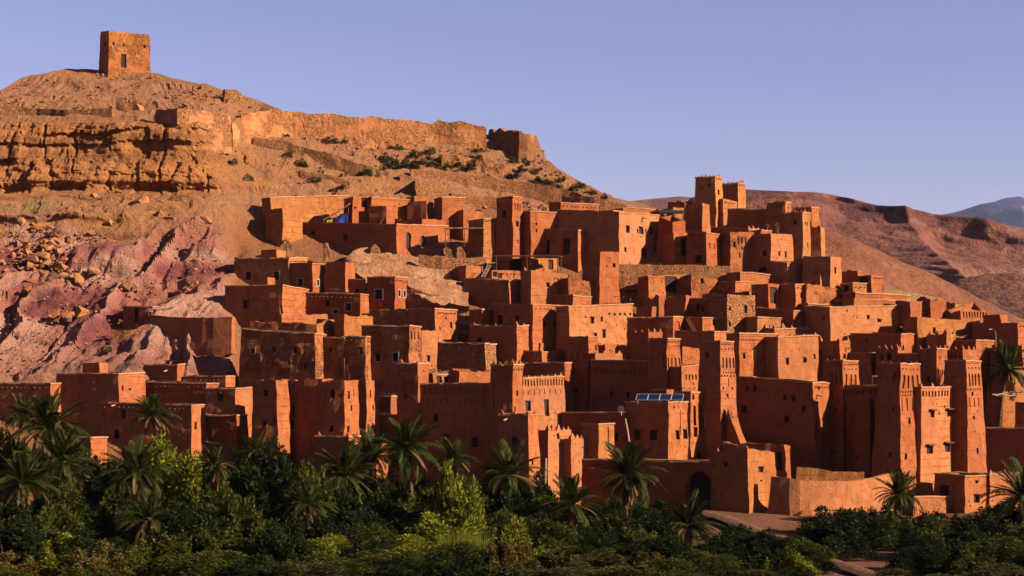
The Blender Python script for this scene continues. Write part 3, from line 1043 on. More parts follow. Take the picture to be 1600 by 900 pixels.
wall_line('terrace_wall', 'short stepped terrace wall in the scrub under the middle of the rampart', [(470, 262, 271), (510, 270, 280), (548, 280, 290)], jag=0.5, m='s', thick=0.9)
wall_line('terrace_wall', 'broken terrace wall just under the sunlit terrace wall', [(705, 298, 308), (760, 303, 314), (815, 312, 322)], jag=0.6, m='s', thick=0.9)
wall_line('terrace_wall', 'short upper terrace wall below the ruined bastion', [(690, 238, 246), (740, 246, 255), (800, 258, 268)], jag=0.5, m='t', thick=0.8)
wall_line('sheepfold_wall', 'small stone pen with slanting walls on the hillside', [(625, 270, 284), (652, 279, 288), (652, 283, 304), (697, 284, 302)], jag=0.3, m='s', thick=0.8)
wall_line('ruined_bastion', 'round ruined bastion with a dark rim at the end of the skyline', [(762, 204, 236), (770, 196, 236), (792, 194, 238), (814, 196, 242), (819, 197, 246), (832, 204, 250), (838, 214, 252), (848, 236, 256)], jag=1.8, m='b', thick=1.4, step=0.4, Ys=[286, 284.5, 281, 277.5, 277.5, 281, 283, 286], rj=0.25)

# ------------------------------------------------------------------ upper rows of houses, left to right
B('ochre_compound', 'tall ochre compound wall at the upper left edge of the village', (418, 424, 545), (309, 308, 305), 350, m='o', cop=1, spouts=[(455, 327)])
B('adobe_house', 'low ochre annex below the upper left ochre compound', (417, 441, 472), (327, 324, 326), 352, m='o', dy=-2.5)
B('adobe_house', 'small square room with dark doorway beside the blue tarpaulin', (543, 552, 578), (306, 306, 305), 349, R=[(570, 315, 9, 17, 'd'), (556, 324, 3, 3, 's')], m='a')
B('adobe_house', 'sunlit back wall house behind the upper row of ruins', (574, 581, 640), (307, 307, 312), 345, m='a', cop=1)
B('ruined_house', 'dark square ruin block left of the burnt patch in the upper row', (576, 602, 610), (320, 320, 324), 350, m='r', jag=0.4, dy=-1)
B('ruined_house', 'dark roofless ruin with a small pale block on top in the upper row', (638, 666, 673), (314, 312, 312), 341, m='r', jag=0.3)
B('adobe_house', 'small pale cube on top of the dark roofless ruin', (643, 647, 667), (305, 305, 306), 320, m='o', dy=1.5)
B('ruined_wall_house', 'long low ruined wall in front of the upper left ruins', (598, 660, 727), (338, 341, 343), 353, m='r', jag=0.5, dy=-1.5)
B('adobe_house', 'small half shaded cube house left of the slender brick minaret', (686, 691, 725), (308, 308, 309), 345, m='a', cop=1)
B('adobe_house', 'low ruined room between the cube house and the minaret', (720, 724, 752), (326, 326, 329), 346, m='a', jag=0.3)
B('long_house', 'long brown house with two small windows and arched openings at its lit end', (452, 620, 735), (347, 350, 353), 394, th=36, L=[(490, 367, 7, 10), (541, 371, 7, 10)],
  R=[(638, 376, 8, 26, 'A'), (661, 380, 8, 24, 'A')], cop=1, m='a')
B('decorated_house', 'orange house with a brick cornice and tall dark doorway below the minaret', (732, 755, 797), (345, 341, 341), 394, R=row(757, 795, 14, 345, 345, 1.8, 3, 'n') + [(780, 376, 8, 22, 'd')], m='o', cop=1)
B('minaret', 'slender square brick tower with dark arched opening rising above the upper houses', (779, 800.5, 816), (307, 306, 308), 394, th=30, tp=0.012, m='r', dy=-0.5,
  L=[(787, 334, 6, 13, 'A')], R=[(808, 350, 3.6, 9), (804.5, 322, 2, 11, 'a'), (808.5, 323, 2, 11, 'a'), (812.5, 324, 2, 11, 'a'), (808, 378, 5, 6, 'n')], cat='minaret', cop=1)
B('adobe_house', 'tall plain house with two tiny slits right of the minaret', (815, 829, 874), (330, 329, 331), 390, R=[(838, 350, 2.4, 5, 's'), (838, 360, 2.4, 5, 's')], cop=1, m='a')
B('adobe_house', 'long flat-roofed top storey house on the crest behind the big three window house', (859, 876, 936), (316, 316, 319), 338, m='a', cop=1, dy=3)
B('adobe_house', 'low flat roofs on the crest right behind the big three window house', (960, 974, 1028), (324, 324, 327), 340, m='a', cop=1, dy=2)
B('big_house', 'large house with broad shaded left wall and three dark windows on its lit face', (873, 967, 1030), (327, 331, 335), 413, th=38, tp=0.02, m='p', Y=YP(413),
  R=[(981, 358, 6, 11), (1003, 360, 6, 11), (1019.5, 361, 6, 11), (998, 361, 2, 7, 's'), (1010, 361, 2, 7, 's'), (1014.5, 361, 2, 7, 's'), (1026, 361, 2, 7, 's'), (978, 390, 3, 7, 's'), (1007, 397, 7, 19, 'd'), (1018, 401, 2, 3, 's')], spouts=[(1004, 341)], cop=1)
B('adobe_house', 'two-window house with broad dark doorway set before the big three window house', (846, 902, 968), (357, 359, 363), 404, L=[(885, 386, 11, 24, 'd'), (857, 386, 6, 22, 'd')], R=[(927, 381, 5, 11), (950, 382, 5, 11)], spouts=[(925, 365), (949, 366)], cop=1, m='a', th=38)
B('adobe_tower', 'stocky red tower block with dark left side in front of the two-window house', (912, 937, 966), (394, 392, 393), 466, R=[(959, 415, 4, 6), (948, 416, 2, 3, 's')], m='r', tp=0.02, cat='tower')
B('yellow_front_house', 'small terrace house with yellow hangings under a dark flat canopy', (776, 820, 872), (403, 402, 403), 427, L=[(806, 414, 18, 18, 'd')], R=[(830, 411, 5, 6, 'y'), (842, 411, 5, 6, 'y'), (860, 413, 8, 16, 'd')], m='o')
B('adobe_house', 'little lit room with a leaning ladder above the shaded front wall', (726, 729, 753), (414, 414, 416), 436, m='p')
B('adobe_house', 'dark low room with two black openings beside the leaning ladder', (764, 768, 829), (420, 421, 423), 440, R=[(773, 428, 7, 9, 'd'), (781, 431, 7, 8, 'd')], m='a')
B('adobe_house', 'house with plain shaded front and railed terrace on its lit right end', (726, 796, 830), (434, 437, 437), 468, m='a', cop=1, th=28)
B('adobe_house', 'lit house with two square windows under a cross-shaped cut pattern', (826, 830, 888), (421, 421, 427), 473, R=[(857, 445, 5, 7), (879, 445, 5, 7), (866, 435, 2, 3, 'n'), (870, 435, 3, 3, 'n'), (875, 435, 2, 3, 'n')], m='p')
B('ruined_house', 'rough crumbling lit wall house left of the stocky red tower', (884, 888, 945), (432, 432, 440), 474, m='g', jag=0.45)
B('adobe_house', 'low room with dark slot front below the two square windows', (853, 895, 935), (461, 461, 463), 480, m='a', cop=1)

# ------------------------------------------------------------------ upper fortress on the right crest
B('fortress_tower', 'tallest square fortress tower with merlons on the right crest', (1086, 1117, 1128), (276, 275, 276), 356, th=24, tp=0.022, m='o', Y=246, L=[(1108, 289, 3, 5, 's')], R=[(1122, 300, 2.4, 8, 's')] + row(1119, 1127, 4, 280, 280, 1.4, 2.5, 'n'), mer=(4, 2), cop=1, cat='tower', ms=0.8)
B('fortress_tower', 'second square fortress tower with merlons right behind the tallest one', (1129, 1153, 1164), (285, 285, 286), 330, th=24, tp=0.02, m='o', Y=252, mer=(3, 3), cop=1, cat='tower', R=row(1155, 1163, 4, 289, 289, 1.4, 2.5, 'n'))
B('adobe_house', 'smooth rounded bastion block at the left foot of the tallest fortress tower', (1081, 1097, 1103), (316, 316, 317), 357, m='o', dy=-2)
B('adobe_house', 'small bright block between the two tallest fortress towers', (1112, 1130, 1151), (308, 309, 314), 335, m='p', Y=246.5, tp=0.02)
B('curtain_wall_house', 'broad shaded fortress hall between the crest towers', (1115, 1228, 1236), (326, 326, 327), 358, th=18, m='o', Y=243.5, L=[(1211, 346, 5, 7)], cop=1, cat='fortress')
B('fortress_tower', 'crest tower with a row of merlons and arcaded band above the shaded hall', (1199, 1227, 1236), (315, 315, 316), 362, th=22, m='o', Y=241, tp=0.02, mer=(5, 2), cop=1, L=row(1206, 1222, 6, 322, 322, 2, 4, 'a'), R=[(1231, 325, 3, 3, 'n'), (1231, 347, 2, 5, 's')], cat='tower')
B('fortress_tower', 'right crest tower with black window and carved lit side', (1235, 1254, 1266), (331, 331, 332), 402, th=32, m='o', tp=0.02, Y=234, mer=(4, 2), cop=1, L=[(1242, 347, 5, 7)], R=[(1258, 349, 3, 5, 'n'), (1262, 349, 2, 5, 'n'), (1262, 383, 2, 8, 's')], cat='tower')
B('fortress_tower', 'rearmost right crest tower topped with small merlons', (1258, 1268, 1280), (323, 323, 324), 362, th=36, m='o', Y=243, mer=(2, 3), cop=1, cat='tower')
B('fortress_tower', 'short tapering buttress tower at the far right of the crest fortress', (1264, 1281, 1285), (354, 354, 355), 403, th=20, tp=0.06, m='o', Y=236, mer=(2, 1), cat='tower')
B('fortress_wing', 'low fortress wing with a long row of merlons on its lit parapet', (1094, 1170, 1246), (354, 357, 364), 392, th=44, m='a', mer=(0, 10), cop=1, Y=237.5, ms=0.9, cat='fortress')
B('bastion_house', 'tapering bastion house with smooth lit front and two slits below the merlon row', (1176, 1203, 1246), (365, 364, 365), 428, th=48, tp=0.05, m='p', L=[(1193, 396, 6, 8), (1190, 421, 11, 9, 'A')], R=[(1217, 397, 3, 7), (1227, 398, 3, 8)], Y=YP(428) + 3)
B('decorated_house', 'rough carved-front house with arched niches left of the tapering bastion', (1133, 1141, 1178), (362, 362, 362), 428, m='g', R=[(1148, 382, 4, 8), (1154, 376, 2.4, 10, 'a'), (1159, 375, 2.4, 10, 'a'), (1164, 376, 2.4, 10, 'a'), (1171, 384, 3, 6), (1159, 388, 2, 5, 's'), (1156, 398, 2, 8, 's')], Y=YP(428) + 3.5)
B('tower_house', 'square tower house with big dark doorway left of the carved front', (1074, 1104, 1125), (362, 362, 365), 414, m='r', L=[(1091, 405, 11, 13, 'd'), (1089, 383, 6, 8, 'r')], R=[(1110, 384, 3, 9, 'r'), (1117, 385, 3, 9, 'r')], spouts=[], cop=1)
B('adobe_house', 'rough lower wall with one slit joining the tower house to the carved front', (1099, 1105, 1143), (386, 386, 386), 428, m='g', R=[(1133, 404, 2, 7, 's')], Y=YP(428) + 4.5)
B('adobe_house', 'dark angular house with sloping parapet right beside the big three window house', (1029, 1050, 1070), (338, 346, 344), 414, m='r', dy=4)
B('adobe_house', 'shadowed room with tall black doorway before the crest fortress', (1048, 1053, 1078), (362, 362, 363), 405, R=[(1068, 386, 9, 26, 'd')], m='a', dy=1)
B('adobe_house', 'small lit cube under the dark flat canopy near the crest fortress', (1066, 1069, 1091), (344, 344, 347), 366, m='a', dy=3)
B('ruined_house', 'dark jagged ruin on the skyline left of the tallest fortress tower', (1053, 1069, 1074), (312, 312, 316), 335, m='r', jag=0.7, dy=2)
B('adobe_house', 'small bright chimney-like block on the skyline roofs', (1049, 1052, 1061), (323, 323, 324), 340, m='o', dy=2)
B('adobe_house', 'low skyline roofs between the big house and the crest fortress', (1028, 1034, 1064), (327, 328, 330), 345, m='a', cop=1, dy=3)
B('adobe_house', 'house with broad plain lit wall and one spout below the bastion house', (1203, 1229, 1280), (408, 410, 411), 441, m='p', cop=1, spouts=[(1257, 423)])
B('adobe_house', 'flat rooftop room behind the plain lit wall below the bastion', (1243, 1274, 1282), (403, 404, 405), 425, m='a', cop=1, dy=-1)
B('tower_house', 'tall narrow lit house end with a slit at the right edge of the upper village', (1254, 1297, 1313), (399, 400, 401), 458, m='p', R=[(1305, 423, 3, 9)], tp=0.015)
B('adobe_house', 'low lit block with spout attached before the tall narrow house end', (1277, 1281, 1299), (418, 419, 419), 449, m='p', spouts=[(1290, 433)], dy=-1)
B('adobe_house', 'small shaded hut beyond the tall narrow house end', (1312, 1340, 1344), (421, 422, 422), 446, m='r')
B('adobe_house', 'open-fronted hut with black porch at the upper right', (1341, 1362, 1375), (427, 428, 430), 458, L=[(1350, 440, 14, 20, 'd')], m='r')
B('adobe_house', 'little ochre house with one black window before the open-fronted hut', (1313, 1333, 1365), (440, 442, 443), 464, L=[(1322, 451, 9, 8)], m='o', cop=1)
B('adobe_house', 'long very low house under the little ochre house', (1318, 1337, 1424), (456, 456, 461), 474, m='a', cop=1)

# ------------------------------------------------------------------ middle right rows
wall_line('terrace_wall', 'pale rubble terrace wall below the big three window house', [(966, 411, 432), (1010, 411, 432), (1060, 412, 430), (1100, 413, 428), (1140, 414, 428)], m='s', jag=0.3, Ys=[YP(431)] * 5, thick=1.0)
B('adobe_house', 'house with wide black garage-like opening below the rubble terrace', (999, 1015, 1076), (430, 430, 427), 460, R=[(1049, 443, 18, 26, 'd')], m='a')
B('ruined_house', 'rough house with small arched window right of the wide black opening', (1072, 1080, 1120), (428, 427, 435), 460, R=[(1097, 438, 4, 9, 'A')], m='g', jag=0.4)
B('adobe_house', 'house with sharply shaded left wall behind the rubble-stone house', (1117, 1148, 1178), (439, 439, 440), 462, m='a', cop=1)
B('adobe_house', 'long lit wall house stretching below the bastion and plain lit wall', (1138, 1157, 1261), (426, 424, 433), 448, m='a', cop=1, dy=-0.5)
B('adobe_house', 'house with tall black doorway in its lit side below the long lit wall', (1176, 1201, 1217), (442, 442, 443), 479, R=[(1209.5, 462, 11, 26, 'd')], m='a')
B('adobe_house', 'shaded cube house with one slit right of the tall black doorway', (1217, 1242, 1260), (443, 443, 443), 478, R=[(1251, 461, 3, 8)], m='a', cop=1)
B('ruined_house', 'rough retaining block of eroded earth right of the shaded cube house', (1257, 1261, 1317), (443, 443, 450), 474, m='g', jag=0.4)
B('stone_house', 'pale rubble-stone house with arched upper window in the middle of the village', (1098, 1137, 1180), (459, 458, 461), 520, L=[], R=[(1166, 482, 6, 13, 'A'), (1141, 482, 3, 7), (1141, 506, 3, 7), (1166, 513, 6, 7)], m='s', tp=0.01)
B('adobe_house', 'house with pair of windows left of the rubble-stone house', (1070, 1105, 1135), (466, 466, 468), 500, L=[(1090, 481, 5, 10), (1098, 482, 5, 10)], R=[(1116, 483, 6, 11), (1126, 483, 6, 11)], m='r', cop=1, th=40)
B('ruined_house', 'jagged roofless ruin with gaping dark side left of the paired windows house', (1008, 1030, 1053), (456, 458, 460), 496, m='r', jag=1.3)
B('ruined_house', 'narrow broken wall stub beside the paired windows house', (1052, 1070, 1074), (457, 458, 462), 500, m='r', jag=1.0)
B('long_house', 'long dark-fronted house with red door in the lit end', (948, 1051, 1072), (497, 494, 495), 532, R=[(1058, 508, 6, 13, 'r')], m='r', cop=1, th=22)
B('adobe_house', 'low house with banded front between the red door and the stone house', (1070, 1098, 1136), (495, 495, 497), 522, m='a', cop=1, R=[(1117, 505, 5, 7)])
B('decorated_house', 'lit house with brick dentil band and yellow-framed window', (1137, 1155, 1217), (519, 520, 521), 582, R=row(1158, 1214, 26, 531, 532, 1.3, 2.6, 'n') + [(1179, 553, 7, 16, 'y'), (1163, 556, 4, 9), (1207, 553, 2.4, 5, 's'), (1213, 553, 2.4, 5, 's')], m='a', cop=1, tp=0.015)
B('adobe_house', 'plain bright house with small square windows right of the dentil band house', (1213, 1217, 1278), (525, 526, 523), 582, R=[(1231, 565, 5, 10), (1258, 563, 5, 8), (1272, 557, 3, 8)], m='p', cop=1, mer=(0, 3), tp=0.02)
B('adobe_house', 'shaded house with broad flat top behind the carved central towers', (1050, 1116, 1140), (517, 517, 518), 550, m='a', cop=1, dy=0.5)
B('terrace_house', 'terrace house with crescent merlons along its bright parapet', (1178, 1211, 1292), (512, 513, 511), 533, m='p', cop=1, mer=(2, 6), ms=1.0)
B('adobe_house', 'house with rounded lit end above the crescent merlon terrace', (1181, 1240, 1279), (480, 485, 486), 513, m='a', spouts=[(1257, 490)], cop=1)
B('adobe_house', 'low ochre wall house in front of the rounded lit end', (1180, 1183, 1240), (495, 495, 498), 516, m='o', cop=1, dy=-1)
B('long_house', 'longest bright plain wall of the right village with two small spouts', (1258, 1297, 1421), (478, 480, 476), 532, L=[(1287, 498, 3, 6)], R=[(1357, 496, 5, 6), (1374, 501, 6, 5), (1324, 486, 2, 3, 's'), (1396, 514, 3, 8)], m='p', cop=1, tp=0.015)
B('adobe_house', 'thin roof strip above the left end of the longest bright wall', (1248, 1262, 1317), (473, 473, 475), 485, m='a', cop=1)
B('adobe_house', 'dark flat roofs above the right end of the longest bright wall', (1308, 1324, 1422), (466, 467, 470), 483, m='r', cop=1)
B('ruined_house', 'lit ruined gable at the right end of the longest bright wall', (1418, 1422, 1450), (466, 466, 469), 502, m='a', jag=0.5)
B('ruined_house', 'tall ruined wall with dark side among the right ruins', (1446, 1454, 1479), (463, 462, 465), 498, m='r', jag=0.7)
B('ruined_house', 'ruin with a row of slender arched niches at the far right', (1478, 1500, 1544), (470, 478, 480), 504, m='a', jag=0.9, R=row(1505, 1540, 9, 491, 492, 2.2, 10, 'a'))
B('ruined_house', 'broken brick stub on the right skyline behind the niche ruin', (1484, 1490, 1512), (466, 466, 470), 482, m='t', jag=0.8, dy=2)
B('long_house', 'lit wall house with one dark doorway below the right ruins', (1420, 1434, 1521), (493, 494, 501), 533, R=[(1460, 516, 4, 10, 'd')], m='o', tp=0.015)
B('adobe_house', 'dark flat block at the right edge below the sandy slope', (1520, 1590, 1612), (503, 503, 504), 542, m='r')
B('adobe_house', 'shaded house with small window below the longest bright wall', (1330, 1408, 1457), (521, 521, 522), 556, L=[(1354, 532, 3, 6)], m='r', cop=1, th=36)
B('adobe_house', 'small house with horned corners below the lit wall with doorway', (1455, 1478, 1488), (521, 521, 521), 548, m='a', mer=(2, 1), ms=0.9)
B('adobe_house', 'long shaded house cluttered with pale roof objects at right', (1480, 1524, 1553), (532, 531, 532), 556, m='r', cop=1)
B('adobe_house', 'dark wall house at the right edge above the tall palm', (1550, 1598, 1625), (538, 539, 540), 572, m='r')
B('adobe_house', 'horn-cornered small house with lit narrow end right of the plain bright house', (1277, 1312, 1329), (532, 531, 531), 566, L=[(1281, 551, 5, 7)], R=[(1320, 557, 4, 7)], m='a', mer=(1, 1), ms=0.9, spouts=[(1321, 544)])
B('adobe_house', 'low pale roof house right of the horn-cornered small house', (1328, 1361, 1371), (551, 551, 552), 568, m='a', cop=1)
B('adobe_house', 'horn-topped shaded house with black window behind the right kasbah', (1369, 1402, 1414), (546, 545, 546), 582, L=[(1389, 557, 7, 10), (1378, 559, 4, 9)], m='r', mer=(3, 2), ms=0.9)
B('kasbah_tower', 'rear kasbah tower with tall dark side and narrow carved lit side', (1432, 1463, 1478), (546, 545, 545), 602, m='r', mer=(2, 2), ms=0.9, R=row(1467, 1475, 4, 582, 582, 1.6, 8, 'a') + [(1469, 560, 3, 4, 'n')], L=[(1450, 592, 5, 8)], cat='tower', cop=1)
B('kasbah_tower', 'rear kasbah house with arcaded band beside the palm', (1477, 1505, 1526), (545, 544, 546), 575, m='a', mer=(2, 2), L=row(1482, 1500, 4, 555, 556, 3, 8, 'a'), cat='tower', dy=-2)
B('kasbah_tower', 'small rear tower between the shaded house and the rear kasbah tower', (1401, 1430, 1442), (553, 552, 553), 592, m='a', cop=1, cat='tower')
B('adobe_house', 'lit house with slatted front right of the tall palm', (1570, 1576, 1630), (571, 571, 573), 595, m='o', R=row(1580, 1616, 14, 575, 575, 1.4, 8, 'n'))
B('adobe_house', 'low lit wall house at the right edge behind the palm', (1560, 1567, 1640), (594, 594, 596), 625, m='o')

# ------------------------------------------------------------------ front right kasbah
KT = 44
B('kasbah_tower', 'left corner tower of the right kasbah with a stepped shaded side', (1297, 1317, 1340), (564, 563, 564), 742, th=KT, tp=0.05, m='a', Y=193, mer=(2, 2), cop=1, cat='tower', ms=0.42,
  L=row(1301, 1313, 3, 592, 592, 3, 18, 'a') + [(1305, 640, 3, 6, 's'), (1302, 705, 3, 8, 's'), (1302, 622, 1.4, 16, 's'), (1309, 622, 1.4, 16, 's')], R=row(1320, 1338, 7, 570, 570, 1.6, 2.4, 'n') + row(1321, 1337, 4, 577, 577, 1.8, 2.2, 'n') + row(1323, 1336, 3, 594, 594, 3, 18, 'a'))
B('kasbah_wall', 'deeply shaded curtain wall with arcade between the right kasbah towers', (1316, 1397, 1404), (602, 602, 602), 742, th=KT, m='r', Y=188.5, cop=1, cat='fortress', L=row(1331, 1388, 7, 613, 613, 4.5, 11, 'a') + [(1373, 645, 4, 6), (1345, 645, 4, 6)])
B('kasbah_buttress', 'tall shaded buttress standing against the right kasbah curtain wall', (1338, 1358, 1364), (622, 622, 623), 742, th=KT - 12, tp=0.03, m='r', Y=187, cat='tower', L=[(1340, 715, 3, 6, 's')], minlen=1.4)
B('kasbah_tower', 'nearest tapering tower of the right kasbah with four tall carved niches', (1391, 1405, 1437), (568, 567, 568), 778, th=KT, tp=0.05, m='a', Y=182.5, mer=(2, 3), cop=1, cat='tower', ms=0.42,
  L=[(1389, 710, 4, 8), (1396, 590, 3, 18, 'a'), (1402, 590, 3, 18, 'a'), (1393, 640, 3, 6, 's')],
  R=row(1407, 1434, 9, 571, 571, 1.6, 2.4, 'n') + row(1409, 1433, 5, 577.5, 577.5, 2, 2.4, 'n') + row(1411, 1433, 4, 597, 597, 3.6, 21, 'a') + row(1408, 1435, 8, 613, 613, 2, 3, 'n') + row(1408, 1435, 8, 618, 618, 2, 2.6, 'n') + row(1411, 1433, 4, 632, 632, 1.2, 20, 's') + [(1421, 658, 3, 9), (1418, 713, 3, 9), (1419, 640, 3, 4)])
B('kasbah_wall', 'sunlit main wall of the right kasbah with canopied windows and arcade frieze', (1424, 1438, 1512), (604, 604, 603), 778, th=KT, m='p', Y=184.2, cop=1, mer=(0, 4), ms=0.7, cat='fortress',
  R=row(1441, 1500, 13, 615, 614, 2.6, 9.5, 'a') + [(1456, 646, 6, 11, 'k'), (1482, 645, 6, 11, 'k'), (1454, 702, 8, 14, 'k'), (1480, 699, 8, 14, 'k'), (1467, 645, 2.4, 7, 's'), (1495, 633, 2.4, 5, 's'), (1476, 635, 2.4, 4, 's')])
B('kasbah_tower', 'right corner tower of the right kasbah with carved top and slits', (1480, 1509, 1532), (564, 563, 564), 748, th=KT, tp=0.05, m='a', Y=188.5, mer=(2, 2), cop=1, cat='tower', ms=0.42,
  R=row(1512, 1530, 6, 568, 568, 1.6, 2.4, 'n') + row(1513, 1530, 4, 575, 575, 2, 2.4, 'n') + row(1514, 1529, 4, 593, 593, 3, 19, 'a') + row(1512, 1531, 6, 608, 608, 2, 3, 'n') + [(1519, 615, 3, 6, 's'), (1527, 704, 2.4, 9, 's'), (1521, 652, 3, 6, 's')] + row(1515, 1528, 3, 628, 628, 1.2, 14, 's'))
B('adobe_house', 'front house with dark yard opening and square window at lower right', (1460, 1508, 1547), (739, 743, 742), 808, R=[(1527, 779, 9, 13), (1527, 753, 5, 5)], m='a', cop=1, L=[(1475, 775, 14, 34, 'd')])
B('adobe_house', 'plain lit house right beside the square window front house', (1541, 1547, 1596), (741, 741, 737), 800, m='p', cop=1, dy=1, mer=(0, 2))
B('garden_wall', 'low stone-patched garden wall before the right kasbah', (1424, 1428, 1498), (776, 776, 774), 824, m='g', cop=1, cat='wall', minlen=0.6, inset=0.15)
B('adobe_house', 'dark wall with pale top line at the lower right edge', (1536, 1640, 1665), (667, 668, 668), 752, m='r', cop=1, th=24, dy=9)
B('adobe_house', 'darker raised house behind the pale topped wall at right', (1545, 1622, 1650), (625, 628, 628), 700, m='r', th=24, dy=9)
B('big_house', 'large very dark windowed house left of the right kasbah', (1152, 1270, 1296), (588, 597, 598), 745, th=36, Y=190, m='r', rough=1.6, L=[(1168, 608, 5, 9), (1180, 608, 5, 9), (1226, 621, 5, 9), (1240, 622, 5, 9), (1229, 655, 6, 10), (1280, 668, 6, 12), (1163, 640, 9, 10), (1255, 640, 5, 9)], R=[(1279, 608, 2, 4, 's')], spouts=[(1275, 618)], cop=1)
B('gate_tower', 'squat gate bastion with one small window beside the arched gate', (1115, 1168, 1210), (704, 700, 703), 815, tp=0.045, m='o', th=40, L=[(1134, 726, 5, 6), (1163, 755, 2, 3, 's')], R=[(1189, 734, 8, 8), (1190, 751, 3, 3, 's')], cat='gatehouse', jag=0.35, mer=(1, 0))
B('ruined_house', 'roofless room with a thin broken pillar behind the gate bastion', (1130, 1225, 1242), (690, 693, 691), 752, m='r', jag=0.4, th=18, L=[(1216, 720, 8, 30, 'd')])
wall_line('enclosure_wall', 'curving sunlit enclosure wall in front of the right kasbah', [(1206, 742, 826), (1220, 744, 828), (1235, 745, 829), (1250, 747, 829), (1265, 748, 828), (1283, 749, 826), (1302, 749, 823), (1322, 749, 820), (1342, 747, 815), (1360, 744, 808), (1376, 740, 801), (1392, 737, 796), (1428, 735, 790)], m='p', jag=0.25, thick=0.7, Ys=[178.2, 177.5, 177.1, 176.95, 177.0, 177.3, 177.8, 178.5, 179.4, 180.3, 181.2, 182, 182.4], lean=0.06)
wall_line('yard_wall', 'low inner yard wall behind the curving enclosure wall', [(1246, 728, 760), (1300, 735, 760), (1350, 736, 760)], m='o', jag=0.2, thick=0.6, Ys=[184, 183.6, 183.2])
B('gate_wall', 'long shaded front wall with the dark arched village gate', (861, 1114, 1122), (715, 721, 721), 800, th=10, m='r', Y=180.5, L=[(1091.5, 766, 43, 59, 'G'), (1013, 758, 4, 6, 's')], cop=1, cat='gate wall', minlen=3)

# ------------------------------------------------------------------ centre: carved towers and solar roof house
CT = 40
B('solar_roof_house', 'plain two-window house carrying a tilted solar panel array', (978, 1044, 1080), (627, 628, 626), 720, th=CT, tp=0.015, m='a', Y=187, cop=1, L=[(996, 680, 11, 16), (1022, 680, 11, 16)], R=[(1059, 680, 6, 15), (1071, 679, 6, 15), (1053, 637, 2, 3, 's'), (1060, 637, 2, 3, 's'), (1063, 660, 1.2, 40, 'n')])
B('adobe_house', 'tall lit house end with paired long slots beside the solar roof house', (1068, 1079, 1102), (612, 612, 612), 720, th=CT + 4, tp=0.012, m='a', Y=190, cop=1, R=[(1086, 650, 4, 32, 's'), (1096, 649, 4, 32, 's'), (1087, 676, 5, 15), (1095, 675, 5, 14), (1093, 712, 9, 9, 'd'), (1083, 620, 3, 9, 's'), (1092, 619, 3, 9, 's')])
B('kasbah_tower', 'leftmost dark-sided tower of the central kasbah', (887, 918, 932), (526, 525, 526), 648, th=CT - 8, tp=0.03, m='r', Y=205, cop=1, mer=(1, 1), ms=0.42, cat='tower', L=row(894, 912, 3, 560, 560, 4.5, 18, 'a') + row(891, 915, 6, 536, 536, 2, 3, 'n') + [(902, 610, 4, 7), (895, 588, 1.4, 14, 's'), (911, 586, 1.4, 14, 's')], R=row(920, 930, 3, 533, 533, 1.6, 3, 'n') + [(931, 543, 3, 8, 's'), (925, 565, 2, 10, 's')])
B('kasbah_wall', 'shaded curtain wall of the central kasbah with a faint arcade', (924, 1013, 1020), (562, 563, 563), 648, th=CT - 8, m='r', Y=199.5, cop=1, cat='fortress', L=row(935, 1006, 11, 580, 580, 4, 8, 'a') + [(957, 616, 4, 9), (980, 617, 4, 9)])
B('kasbah_tower', 'middle carved tower of the central kasbah behind the solar panels', (1016, 1043, 1063), (529, 528, 529), 640, th=CT, tp=0.045, m='a', Y=197, cop=1, mer=(1, 1), ms=0.42, cat='tower', L=row(1021, 1038, 3, 565, 565, 4.5, 18, 'a') + row(1019, 1040, 5, 538, 538, 2, 3, 'n'),
  R=row(1045, 1062, 6, 534, 534, 2, 2.6, 'n') + row(1046, 1061, 4, 541, 541, 2, 2.6, 'n') + row(1046, 1062, 4, 566, 566, 3, 15, 'a') + row(1045, 1063, 6, 582, 582, 2, 3, 'n') + row(1047, 1062, 3, 596, 596, 1.3, 12, 's'))
B('kasbah_wall', 'lit wall of the central kasbah with slotted frieze between carved towers', (1052, 1064, 1122), (573, 572, 566), 706, th=CT + 4, m='a', Y=196, cat='fortress', R=row(1072, 1114, 9, 589, 588, 3, 9, 'a') + [(1109, 619, 3, 6, 's'), (1084, 600, 2, 3, 'n')] + row(1068, 1112, 6, 607, 607, 1.2, 2, 'n'), cop=1)
B('kasbah_tower', 'right carved tower of the central kasbah with a rubble buttress at its foot', (1095, 1126, 1147), (533, 532, 533), 708, th=CT, tp=0.035, m='a', Y=190.5, cop=1, mer=(2, 1), ms=0.42, cat='tower', L=[(1106, 555, 5, 8)],
  R=row(1128, 1146, 6, 538, 538, 2, 2.6, 'n') + row(1129, 1145, 4, 546, 546, 2, 3, 'n') + row(1130, 1146, 4, 567, 567, 3, 17, 'a') + row(1128, 1147, 6, 582, 582, 2, 3, 'n') + row(1129, 1146, 5, 587, 587, 2, 3, 'n') + [(1138, 618, 3, 6, 's'), (1139, 597, 1.4, 12, 's'), (1133, 657, 2, 3, 's'), (1132, 606, 2, 4, 's'), (1144, 606, 2, 4, 's')])
wall_line('rubble_buttress', 'leaning rubble buttress at the foot of the right carved tower', [(1141, 634, 700), (1152, 664, 704), (1163, 690, 706)], m='g', jag=0.3, thick=1.0, Ys=[190.6, 189.2, 188], step=0.4)
B('adobe_house', 'square shaded house with horned roof above the central curtain wall', (988, 1014, 1036), (518, 517, 518), 566, m='r', mer=(2, 2), ms=0.7, Y=207)
B('ruined_house', 'lit ragged crenel wall left of the horned roof house', (938, 946, 988), (535, 535, 537), 568, m='a', jag=0.8, R=[(953, 548, 2, 3, 's'), (968, 549, 2, 3, 's')], Y=208)
